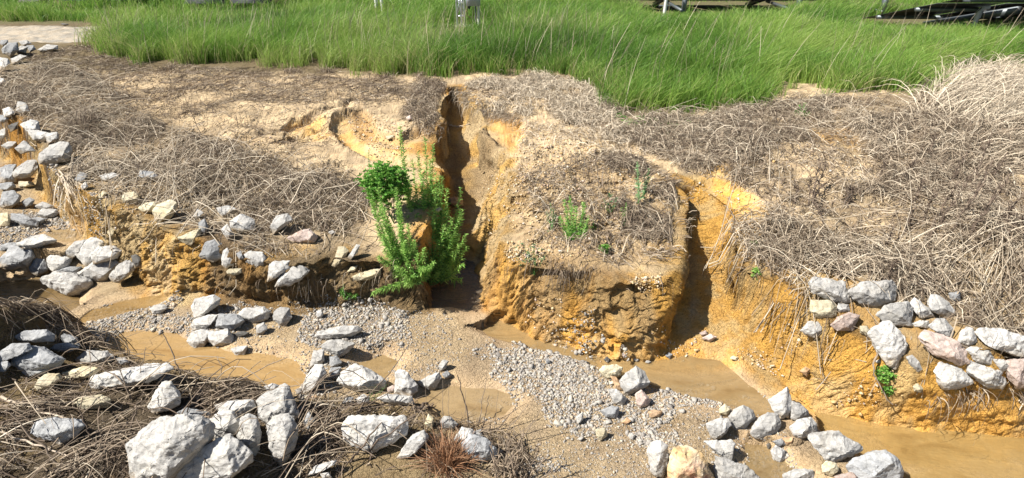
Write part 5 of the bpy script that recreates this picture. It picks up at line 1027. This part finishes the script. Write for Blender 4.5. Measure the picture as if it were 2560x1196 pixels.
bush("moss_cushion", "lower bright green feathery cushion under the shield shaped stone", "plant", 2222, 970, 23, 1500, .013, seed=22, tint=.8)
plant("green_tuft", "low spreading green grass tuft reaching out of the field onto dry ground", "plant", (1650, 318), [(x, y, z) for x, y, z in [(1560,300,0),(1580,330,-.05),(1620,350,-.1),(1660,355,-.1),(1700,340,-.1),(1690,310,0),(1600,290,.05),(1640,300,0),(1670,300,0),(1720,300,0),(1545,280,.1),(1670,335,-.1)]], .11, .007, 60, seed=23, tint=.45, up=1.0)
plant("green_tuft", "small lone green grass tuft on dry ground below the field", "plant", (2005, 292), [(1998,262),(2010,258),(2016,270),(1990,275),(2022,282)], .07, .006, 60, seed=24, tint=.5)

# ================================================================ DEAD TUFTS AND STALKS
def tuft(name, label, cat, base, n, L, az, azs, wid, tint, seed, spread=.06, el=(.3, 1.3), group=None, basepoly=None, sag=.35, tvar=.16):
    r = np.random.default_rng(seed); B = hit(*base); a = az + r.normal(size=n) * azs; e = r.uniform(*el, n); L = L * r.uniform(.4, 1.2, n); s = np.linspace(0, 1, 6)[None, :]
    if basepoly is None: Q = B[None, :2] + r.normal(size=(n, 2)) * spread
    else: Q = scatter([(hp(basepoly), 1)], n, seed, .03, 2, -.8)[:n]; a = a[:len(Q)]; e = e[:len(Q)]; L = L[:len(Q)]
    x = Q[:, :1] + (np.cos(a) * np.cos(e) * L)[:, None] * s; y = Q[:, 1:] + (np.sin(a) * np.cos(e) * L)[:, None] * s; z = zat(Q[:, 0], Q[:, 1])[:, None] + (np.sin(e) * L)[:, None] * s - (sag * L)[:, None] * s ** 2.2
    z = np.maximum(z, zat(x, y) + .004); V, F = ribbons_np(np.stack([x, y, z], -1), wid * r.uniform(.6, 1.4, len(Q)), .3, seed)
    o = mesh_np(name, V, F, M_straw, org=B, attrs={"tint": ('FLOAT', np.repeat(np.clip(tint + r.normal(size=len(Q)) * tvar, 0, 1), 12))}); tag(o, label, cat, group); return o
M_red = blade_mat("reddish_straw", [(0, (.14, .06, .03)), (.5, (.33, .17, .09)), (1, (.52, .36, .22))], .15, .7)
o = tuft("dead_grass_tuft", "reddish brown spiky dead tuft among the rocks at bottom centre", "dead grass", (1125, 1165), 620, .20, 1.57, 1.6, .0032, .5, 60, .03, (.5, 1.5)); o.data.materials[0] = M_red
tuft("dead_grass_clump", "big pale tan clump of arching dead grass at the right edge below the field", "dead grass", (2430, 280), 5200, .75, .35, .55, .0046, .85, 61, el=(.15, 1.0), basepoly=[(2290,285),(2340,215),(2420,190),(2559,200),(2559,330),(2450,340),(2360,310)], sag=.55)
tuft("dead_grass_clump", "second pale clump arching right, on the picture edge under the big tan one", "dead grass", (2500, 400), 1100, .45, .3, .5, .0052, .68, 62, el=(.15, .9), basepoly=[(2380,400),(2440,350),(2559,350),(2559,430),(2450,440)], sag=.5)
tuft("dead_grass_tuft", "short tan dead tuft on the dry ground right of the small green tuft", "dead grass", (2132, 292), 300, .12, 1.57, 2.5, .004, .7, 63, .05, (.3, 1.3))
tuft("dead_grass_tuft", "grey dead tuft on the pale crust in front of the left grass", "dead grass", (245*3-0, 180), 200, .10, 1.57, 2.5, .004, .4, 64, .05, (.3, 1.3))
tuft("dead_grass_tuft", "brown dead tuft on the pale crust near the gully, left of its head", "dead grass", (985, 232), 160, .09, 1.57, 2.5, .0035, .35, 65, .035, (.3, 1.3))
tuft("dead_grass_tuft", "dark bristly tuft at the upper edge of the grey mat, far left", "dead grass", (212, 330), 330, .24, 1.5, 1.5, .004, .35, 66, .05, (.5, 1.4))
tuft("dead_grass_tuft", "tuft of coarse stems hanging over the orange left bank", "dead grass", (165, 455), 90, .34, -.75, .25, .006, .75, 67, .03, (-.1, .35))
for i, (x, y, t) in enumerate([(420,176,.45),(820,182,.45),(960,196,.4),(1330,205,.6),(1440,245,.65),(1980,300,.6),(2060,300,.6),(2230,300,.55)]):
    tuft("dead_grass_tuft", "small dead grass tuft along the foot of the green grass", "dead grass", (x, y), 160, .13, 1.57, 2.5, .0042, t, 70 + i, .05, (.3, 1.3), group="small dead tufts along the foot of the green grass")
def stick(name, label, pts, r0, mat, group=None, seed=0, off=0.0, cat="dry stem", lay=False, knots=0):
    r = np.random.default_rng(seed + 100); B = hit(*pts[0]); D = depth_of(B) - .01
    if lay: W = np.array([hit(*p) + np.array([0, 0, .012 + r0]) for p in pts])
    else:
        W = [B]; n = len(pts) - 1
        for i, p in enumerate(pts[1:]): W.append(EYE + ray(*p) * (D + off * (i + 1) / n))
        W = np.array(W)
    t = np.linspace(0, len(W) - 1, 12); P = np.stack([np.interp(t, np.arange(len(W)), W[:, c]) for c in range(3)], 1)
    for _ in range(2): P[1:-1] = .5 * P[1:-1] + .25 * (P[:-2] + P[2:])
    P[1:] += r.normal(size=(11, 3)) * r0 * .8
    V, F = tubes_np(P[None], np.array([r0]), 6, .45)
    if knots:      # dried seed heads and side twigs
        s = r.uniform(.35, 1, knots); i = (s * 10).astype(int); C0 = P[i]; d = r.normal(size=(knots, 3)); d[:, 2] = np.abs(d[:, 2]) + .6; d /= np.linalg.norm(d, axis=1, keepdims=True)
        q = np.linspace(0, 1, 4)[None, :, None]; V2, F2 = tubes_np(C0[:, None, :] + d[:, None, :] * q * r.uniform(.012, .05, (knots, 1, 1)), np.full(knots, r0 * .55), 4, .5); F = np.concatenate([F, F2 + len(V)]); V = np.concatenate([V, V2])
    o = mesh_np(name, V, F, mat, org=B, smooth=True); tag(o, label, cat, group); return o
g = "thin stems standing at the bottom centre"
for i, (p, r0) in enumerate([([(1175,1073),(1160,1000),(1144,937)], .0042), ([(1195,1068),(1207,1000),(1218,935)], .0028), ([(1205,1085),(1212,1040),(1222,992)], .003), ([(1160,1085),(1163,1030),(1164,975)], .0018), ([(1106,1070),(1107,1010),(1106,950)], .0016),
        ([(1235,1080),(1240,1030),(1246,980)], .0016), ([(1240,1078),(1268,1045),(1296,1010)], .003), ([(1250,1100),(1290,1050),(1320,1010)], .0026), ([(1130,1080),(1120,1030),(1122,960)], .0015), ([(1290,1120),(1330,1060),(1365,1005)], .0024), ([(1270,1110),(1300,1080),(1370,1035)], .0024), ([(1060,1060),(1066,1000),(1062,930)], .0012)]):
    stick("dry_stem", ["thickest dark upright stem at bottom centre in front of the sandy bed", "thin upright stem at bottom centre rising from the litter in front of the sand"][min(i, 1)], p, r0, M_dryd if i in (0, 2, 6) else M_dry, g if i else None, i)
for i, (p, lab, r0, m) in enumerate([([(458,960),(440,900),(407,832)], "upright stem standing before the muddy water, tallest at lower left", .0045, M_dry), ([(330,1000),(300,945),(240,915)], "bent brown stem crossing the whale backed rock", .0045, M_dry),
        ([(318,1092),(340,1020),(362,985)], "thick stem leaning right above the biggest boulder", .005, M_dry), ([(330,990),(350,930),(366,868)], "slender stem in front of the muddy water, leaning right", .003, M_dry),
        ([(325,1000),(300,920),(255,840)], "slender stem leaning left over the bright trapezoid rock", .0028, M_dry), ([(400,1182),(370,1110),(342,1045)], "brown stem lying across the face of the biggest boulder", .0042, M_dry),
        ([(225,1140),(222,1080),(195,1020)], "dark forked stem in the shade left of the biggest boulder", .0045, M_dryd), ([(150,1165),(90,1100),(28,1035)], "long dark stem at lower left running down to the right", .005, M_dry)]):
    stick("dry_stem", lab, p, r0, m, None, 30 + i)
g = "twiggy stems at the bottom edge right of the reddish tuft"
for i, (a, b, c, d, e, f) in enumerate([(1262,1178,1270,1110,1286,1060),(1275,1200,1300,1130,1310,1070),(1290,1210,1280,1150,1262,1095),(1300,1215,1340,1140,1352,1092),(1240,1210,1236,1150,1228,1110),(1310,1230,1330,1180,1368,1140),(1250,1230,1262,1180,1300,1120),(1285,1235,1290,1190,1276,1140),(1330,1240,1350,1200,1392,1175),(1225,1190,1245,1150,1250,1090)]):
    stick("dry_stem", "twiggy brown stem at the bottom edge, casting its shadow over the gravel", [(a, b), (c, d), (e, f)], .0042, M_dry, g, 300 + i, -.05, knots=10)
g = "long stems fanning to the right over the near bank"
for i, (a, b, c) in enumerate([((430,1030),(560,975),(650,905)), ((440,1035),(560,990),(690,940)), ((450,1000),(580,960),(720,890)), ((460,1020),(600,990),(760,960)), ((470,1040),(620,1020),(780,985)), ((380,1045),(480,1030),(640,990)), ((480,1010),(560,960),(600,900)), ((500,985),(560,930),(545,890)), ((350,1070),(520,1040),(620,1030)), ((640,1050),(760,1020),(880,1010))]):
    stick("dry_stem", "long thin stem fanning to the right from the rocks of the near bank", [a, b, c], .0032 + .0004 * (i % 3), M_dry, g, 50 + i, .1)
for i, (p, lab, r0, m, lay) in enumerate([([(8,1000),(100,1030),(205,1070)], "thick pale fallen stalk pointing at the large bluish rock", .0075, M_dryp, True), ([(872,1112),(869,1075),(868,1045)], "short broken upright stub at the left edge of the broad flat rock", .007, M_dry, False),
        ([(878,1155),(920,1095),(960,1055)], "dark stick leaning across the broad flat rock, left one", .0055, M_dryd, False), ([(925,1150),(930,1110),(1040,1040)], "dark stick leaning across the broad flat rock, right one", .0055, M_dryd, False), ([(812,1020),(815,990),(812,960)], "short thin stub standing in mud under the slanting white stone", .0045, M_dry, False),
        ([(1030,1032),(1060,1022),(1085,1020)], "dark stick end lying over the sand beside the near litter", .009, M_dryd, True), ([(790,830),(797,812),(796,795)], "tiny dark stub standing by the flat capstone", .004, M_dryd, False),
        ([(145,440),(190,500),(205,530)], "pale split stalk lying down the orange bank, left one", .007, M_dryp, True), ([(150,432),(215,505),(250,545)], "pale split stalk lying down the orange bank, right one", .006, M_dryp, True),
        ([(900,1030),(980,1010),(1080,1025)], "brown root along the litter edge below the low rough rock", .006, M_dryd, True), ([(0,1085),(120,1130),(260,1170)], "pale fallen stalk along the bottom left corner", .0055, M_dryp, True),
        ([(1124,318),(1150,322),(1174,316)], "pale root bridging the gully under its head", .006, M_dryp, True), ([(2420,870),(2380,860),(2370,900),(2350,885)], "curved brown root over the pinkish slab", .006, M_dry, False),
        ([(1830,600),(1880,640),(1940,630)], "curved pale stem at the left end of the right bank", .005, M_dryp, True), ([(2200,870),(2180,930),(2230,1010)], "thick stem trailing down past the green moss", .006, M_dry, False),
        ([(1710,600),(1665,745)], "long straw hanging before the dark side of the mound", .003, M_dryp, False)]):
    stick("dry_stem", lab, p, r0, m, None, 80 + i, 0, "root" if "root" in lab else "dry stem", lay)
rs = np.random.default_rng(99); g = "dark dead stalks standing on the right bank"
SK = [(2022,515,2026,440),(2030,515,2050,400),(2036,512,2062,412),(2110,515,2125,460),(2120,520,2135,470),(2190,650,2240,560),(2170,660,2210,600),(2300,560,2345,480),(2330,570,2400,450),(2350,560,2440,420),(2370,590,2470,440),(2390,560,2480,400),
      (2410,610,2500,460),(2430,580,2530,430),(2450,620,2540,500),(2310,620,2370,520),(2290,650,2330,570),(2350,700,2412,612),(2480,640,2550,540),(2500,600,2555,480),(2270,540,2310,440),(2250,600,2290,520),(2240,460,2290,400),(2420,500,2480,330),(2310,420,2340,330),
      (2200,460,2215,400),(2060,560,2030,480),(1985,510,1990,460),(2360,480,2420,380),(2460,480,2520,380),(2540,620,2556,540),(2200,720,2245,640),(2290,750,2330,690)]
for i, (a, b, c, d) in enumerate(SK):
    stick("dead_stalk", "dark dead weed stalk with dried twigs rising from the right bank straw", [(a, b), ((a + c) / 2 + rs.normal() * 3, (b + d) / 2), (c, d)], .0055, M_dryd, g, 120 + i, .08, "dead stalk", False, 30)
g = "dark dead stalks standing in the left bank straw"
for i, (a, b, c, d) in enumerate([(502,338,457,231),(210,340,215,265),(70,285,45,225),(20,200,8,150),(310,330,330,240),(410,430,400,350),(90,320,60,240),(150,300,120,220),(260,380,290,310),(595,322,590,290),(700,520,690,420),(745,500,752,440),(620,470,610,400),(340,470,350,400),(1497,470,1490,385),(1505,560,1520,470),(1548,560,1535,440),(1345,400,1330,350)]):
    stick("dead_stalk", "dark thin dead stalk sticking up from the left bank straw" if a < 1000 else "dark thin dead stalk standing on the central mound", [(a, b), ((a + c) / 2, (b + d) / 2), (c, d)], .0030, M_dryd, g if a < 1000 else "dark dead stalks standing on the central mound", 180 + i, .05, "dead stalk", False, 6)

# ================================================================ THE SOLAR FARM BEHIND
M_al = simple("aluminium", (.62, .64, .66), .35, .7, .05); M_galv = simple("galvanised_steel", (.16, .18, .19), .5, .6, .12); M_back = simple("panel_back", (.03, .032, .035), .5, 0, .1)
M_white = simple("white_pvc", (.80, .80, .78), .4, 0, .03); M_box = simple("grey_enclosure", (.50, .54, .60), .4, 0, .04); M_conc = simple("concrete", (.55, .50, .42), .9, 0, .2, 8); M_blk = simple("black_plastic", (.02, .02, .02), .5)
def glass_mat():
    m, nt, b = nmat("panel_glass"); tc = N(nt, "ShaderNodeTexCoord"); br = N(nt, "ShaderNodeTexBrick", Scale=1.0); br.offset = 0
    for k, v in (("Color1", (.02, .05, .13, 1)), ("Color2", (.025, .06, .15, 1)), ("Mortar", (.3, .33, .36, 1)), ("Mortar Size", .006), ("Brick Width", .16), ("Row Height", .16)): br.inputs[k].default_value = v
    nt.links.new(tc.outputs["Object"], br.inputs["Vector"]); nt.links.new(br.outputs[0], b.inputs["Base Color"]); b.inputs["Roughness"].default_value = .12; return m
M_glass = glass_mat()
def boxes(name, L, mat, parent):
    """L: list of (corner, e1, e2, e3) parallelepipeds in world space, merged into one part"""
    V = []; F = []
    for c, a, b_, d in L:
        c, a, b_, d = map(np.array, (c, a, b_, d)); o = len(V)
        for i in range(8): V.append(c + a * (i & 1) + b_ * ((i >> 1) & 1) + d * ((i >> 2) & 1))
        F += [[o, o+2, o+3, o+1], [o+4, o+5, o+7, o+6], [o, o+1, o+5, o+4], [o+2, o+6, o+7, o+3], [o, o+4, o+6, o+2], [o+1, o+3, o+7, o+5]]
    return mesh_np(name, V, F, mat, parent)
def rod(name, P, r0, mat, parent, sides=8, org=None):
    V, F = tubes_np(np.array(P, float)[None], np.array([r0]), sides, 1.0); return mesh_np(name, V, F, mat, parent, org=org, smooth=True)
def bar(p, q, w, h):
    p, q = np.array(p, float), np.array(q, float); d = q - p; s = np.cross(d, [0, 0, 1.0]); s = s / np.linalg.norm(s) if np.linalg.norm(s) > 1e-6 else np.array([0, 1.0, 0]); u = np.cross(s, d); u /= np.linalg.norm(u)
    return (p - s * w / 2 - u * h / 2, d, s * w, u * h)
def table(label, low, u, v, nu, nv, posts, group="tilted solar panel tables"):
    """low: corner at the low edge; u: up-slope unit vector; v: along the row; modules 1 x 2 m"""
    root = empty("solar_array", [low[0], low[1], float(zat(low[0], low[1]))]); tag(root, label, "solar panels", group); n = np.cross(u, v); n /= np.linalg.norm(n); n = n if n[2] > 0 else -n
    for i in range(nu):
        for j in range(nv):
            c = low + u * (2.02 * i) + v * (1.02 * j)
            m = boxes("panel_back", [(c + u * .03 + v * .03, u * 1.94, v * .94, n * .006)], M_back, root)
            g_ = boxes("panel_glass", [(c + u * .03 + v * .03 + n * .030, u * 1.94, v * .94, n * .006)], M_glass, m); g_.location = (0, 0, 0)
            boxes("panel_frame", [(c, u * 2, v * .03, n * .04), (c + v * .97, u * 2, v * .03, n * .04), (c + v * .031, u * .03, v * .938, n * .04), (c + u * 1.97 + v * .031, u * .03, v * .938, n * .04)], M_al, m).location = (0, 0, 0)
    for f_ in (.25, .75):
        for i in range(nu): boxes("purlin", [(low + u * (2.02 * i + 2 * f_) - n * .06, v * (1.02 * nv), u * .05, -n * -.055)], M_galv, root)
    for (pb, k) in posts:
        t = 0; a = np.array([u[:2], v[:2]]).T; s_ = np.linalg.solve(a, pb[:2] - low[:2]); top = low + u * s_[0] + v * s_[1] - n * .17
        boxes("post", [bar([top[0], top[1], pb[2] - .1], [top[0], top[1], top[2]], .12, .07)], M_galv, root)
        r1 = low + u * .15 + v * s_[1] - n * .115; r2 = low + u * min(2.02 * nu - .1, s_[0] * 2) + v * s_[1] - n * .115
        boxes("rafter", [bar(r1, r2, .06, .10)], M_galv, root)
        b2 = low + u * s_[0] * .42 + v * s_[1] - n * .17
        boxes("brace", [bar([top[0] - .03, top[1] - .08, pb[2] + .12], [b2[0], b2[1] - .08, b2[2]], .05, .05)], M_galv, root)
    return root
pb = gray(2385, 78)
table("solar array in the upper right corner, dark underside and low end in the grass", low, u, v, 2, 9, [(pb + v * .05, 0), (pb + v * .9, 0), (pb + v * 1.9, 0), (pb + v * 4.2, 0), (pb + v * 6.6, 0)])
pb2 = gray(1705, 42)
table("farther solar array at the top edge, right of the lattice mast", low2, u, v, 1, 6, [(pb2, 0), (pb2 + v * 2.3, 0), (pb2 + v * 4.0, 0)])
def conduit(label, px, py, tx, ty):
    b = gray(px, py); D = depth_of(b); t = EYE + ray(tx, ty) * D; t = np.array([b[0] + .0, b[1], t[2]]); root = empty("conduit_post", b); tag(root, label, "conduit")
    rod("pipe", [b - [0, 0, .1], (b + t) / 2, t], .035, M_white, root, 12); rod("collar", [t - [0, 0, .10], t - [0, 0, .06], t - [0, 0, .02]], .045, M_white, root, 12)
    rod("elbow", [t - [0, 0, .02], t + [.03, 0, .04], t + [.12, 0, .05]], .036, M_white, root, 12); rod("bracket", [t + [-.12, .02, -.3], t + [0, .02, -.3], t + [.12, .02, -.3]], .012, M_al, root, 6)
    rod("cable", [t + [-.02, -.04, .05], t + [-.10, -.02, -.1], t + [-.14, 0, -.3], t + [-.05, .0, -.45]], .008, M_blk, root, 6)
conduit("white plastic conduit with an elbow standing in front of the near solar array", 2425, 90, 2450, 22)
conduit("white conduit standing in front of the farther solar array", 1660, 44, 1670, -30)
v3 = np.array([1.0, .04, 0]); v3 /= np.linalg.norm(v3); u3 = np.array([-.04, 1, 0]) * math.cos(R(25)); u3[2] = math.sin(R(25)); l3 = gray(455, 12, .12); l4 = gray(150, 4, .12)
table("blue solar array behind the grass at the top left, right hand one", l3, u3, v3, 1, 2, [(l3 + v3 * .4 + u3 * .9, 0), (l3 + v3 * 1.6 + u3 * .9, 0)])
table("blue solar array behind the grass at the top left, left hand one", l4, u3, v3, 1, 2, [(l4 + v3 * .4 + u3 * .9, 0), (l4 + v3 * 1.6 + u3 * .9, 0)])
# lattice mast, its pad, the meter box on its post, the cable coil
mb = gray(1153, 68); D = depth_of(mb); wm = 19 / FPX * D; root = empty("lattice_mast", mb); tag(root, "slim galvanised lattice mast standing on a round pad in the grass", "mast")
Lg = [mb + np.array(p) for p in ((-wm / 2, 0, 0), (wm / 2, 0, 0), (0, wm * .87, 0))]; Hm = 3.2
for p in Lg: rod("leg", [p, p + [0, 0, Hm / 2], p + [0, 0, Hm]], .013, M_al, root, 8)
hs = np.arange(.18, Hm, .36)
for a, b_ in ((0, 1), (1, 2), (2, 0)):
    L_ = []
    for h in hs: L_.append(bar(Lg[a] + [0, 0, h], Lg[b_] + [0, 0, h], .014, .014))
    boxes("rung", L_, M_al, root); L_ = []
    for h in hs[:-1]: L_.append(bar(Lg[a] + [0, .002, h], Lg[b_] + [0, .002, h + .36], .011, .011)); L_.append(bar(Lg[b_] + [0, -.006, h], Lg[a] + [0, -.006, h + .36], .011, .011))
    boxes("brace", L_, M_al, root)
pc = mb + [.02, .05, 0]; rod_ = []; bm = bmesh.new(); bmesh.ops.create_cone(bm, cap_ends=True, segments=28, radius1=.21, radius2=.19, depth=.12); bmesh.ops.bevel(bm, geom=bm.edges[:], offset=.01, segments=2, affect='EDGES')
me = bpy.data.meshes.new("concrete_pad"); bm.to_mesh(me); bm.free(); me.materials.append(M_conc); o = bpy.data.objects.new("concrete_pad", me); COL.objects.link(o); o.location = Vector(pc - [0, 0, .045]); tag(o, "round pale concrete pad under the lattice mast", "concrete pad")
bp_ = gray(1197, 66); D = depth_of(bp_); root = empty("meter_post", bp_); tag(root, "white post carrying a grey box beside the lattice mast", "post"); tz = (EYE + ray(1190, 8) * D)[2]
rod("post", [bp_, bp_ + [0, 0, .6], [bp_[0], bp_[1], tz + .5]], .022, M_white, root, 10); rod("conduit", [bp_ + [-.05, .01, 0], bp_ + [-.05, .01, .3], [bp_[0] - .05, bp_[1] + .01, tz]], .014, M_galv, root, 8)
bx = boxes("enclosure", [([bp_[0] - .20, bp_[1] - .16, tz], [.24, 0, 0], [0, .13, 0], [0, 0, .36])], M_box, root); boxes("lid", [([bp_[0] - .188, bp_[1] - .172, tz + .012], [.216, 0, 0], [0, .011, 0], [0, 0, .336])], M_box, bx).location = (0, 0, 0)
rod("gland", [[bp_[0] - .15, bp_[1] - .1, tz - .05], [bp_[0] - .15, bp_[1] - .1, tz - .02], [bp_[0] - .15, bp_[1] - .1, tz + .01]], .02, M_blk, root, 8)
cc = gray(1177, 64) + [0, -.02, .24]; an = np.linspace(0, 4 * math.pi, 40); M_cable = simple("brown_cable", (.35, .22, .12), .5)
V, F = tubes_np(np.stack([cc[0] + .06 * np.cos(an), cc[1] + an * .002, cc[2] + .11 * np.sin(an)], 1)[None], np.array([.006]), 6, 1.0); tag(mesh_np("cable_coil", V, F, M_cable, org=cc), "coil of brown cable hanging between the lattice mast and the white post", "cable")
for px, lab in ((943, "left one of two white posts behind the grass at the top edge"), (957, "right one of two white posts behind the grass at the top edge")):
    b = gray(px, 32); root = empty("white_post", b); tag(root, lab, "post", "pair of white posts at the top edge"); rod("post", [b, b + [0, 0, .4], b + [0, 0, .95]], .035, M_white, root, 10); rod("cap", [b + [0, 0, .95], b + [0, 0, .965], b + [0, 0, .98]], .042, M_white, root, 10)
o = stone([(45,6),(60,-12),(110,-14),(122,0),(118,12),(60,14)], ST["d"], "dark_heap", seed=301); tag(o, "dark rounded heap beyond the far grass in the upper left corner", "heap")
o = stone([(150,60),(156,58),(170,60),(172,63),(160,64)], ST["d"], "dark_clod", seed=302); tag(o, "small dark clod lying on the gravel path at upper left", "clod")
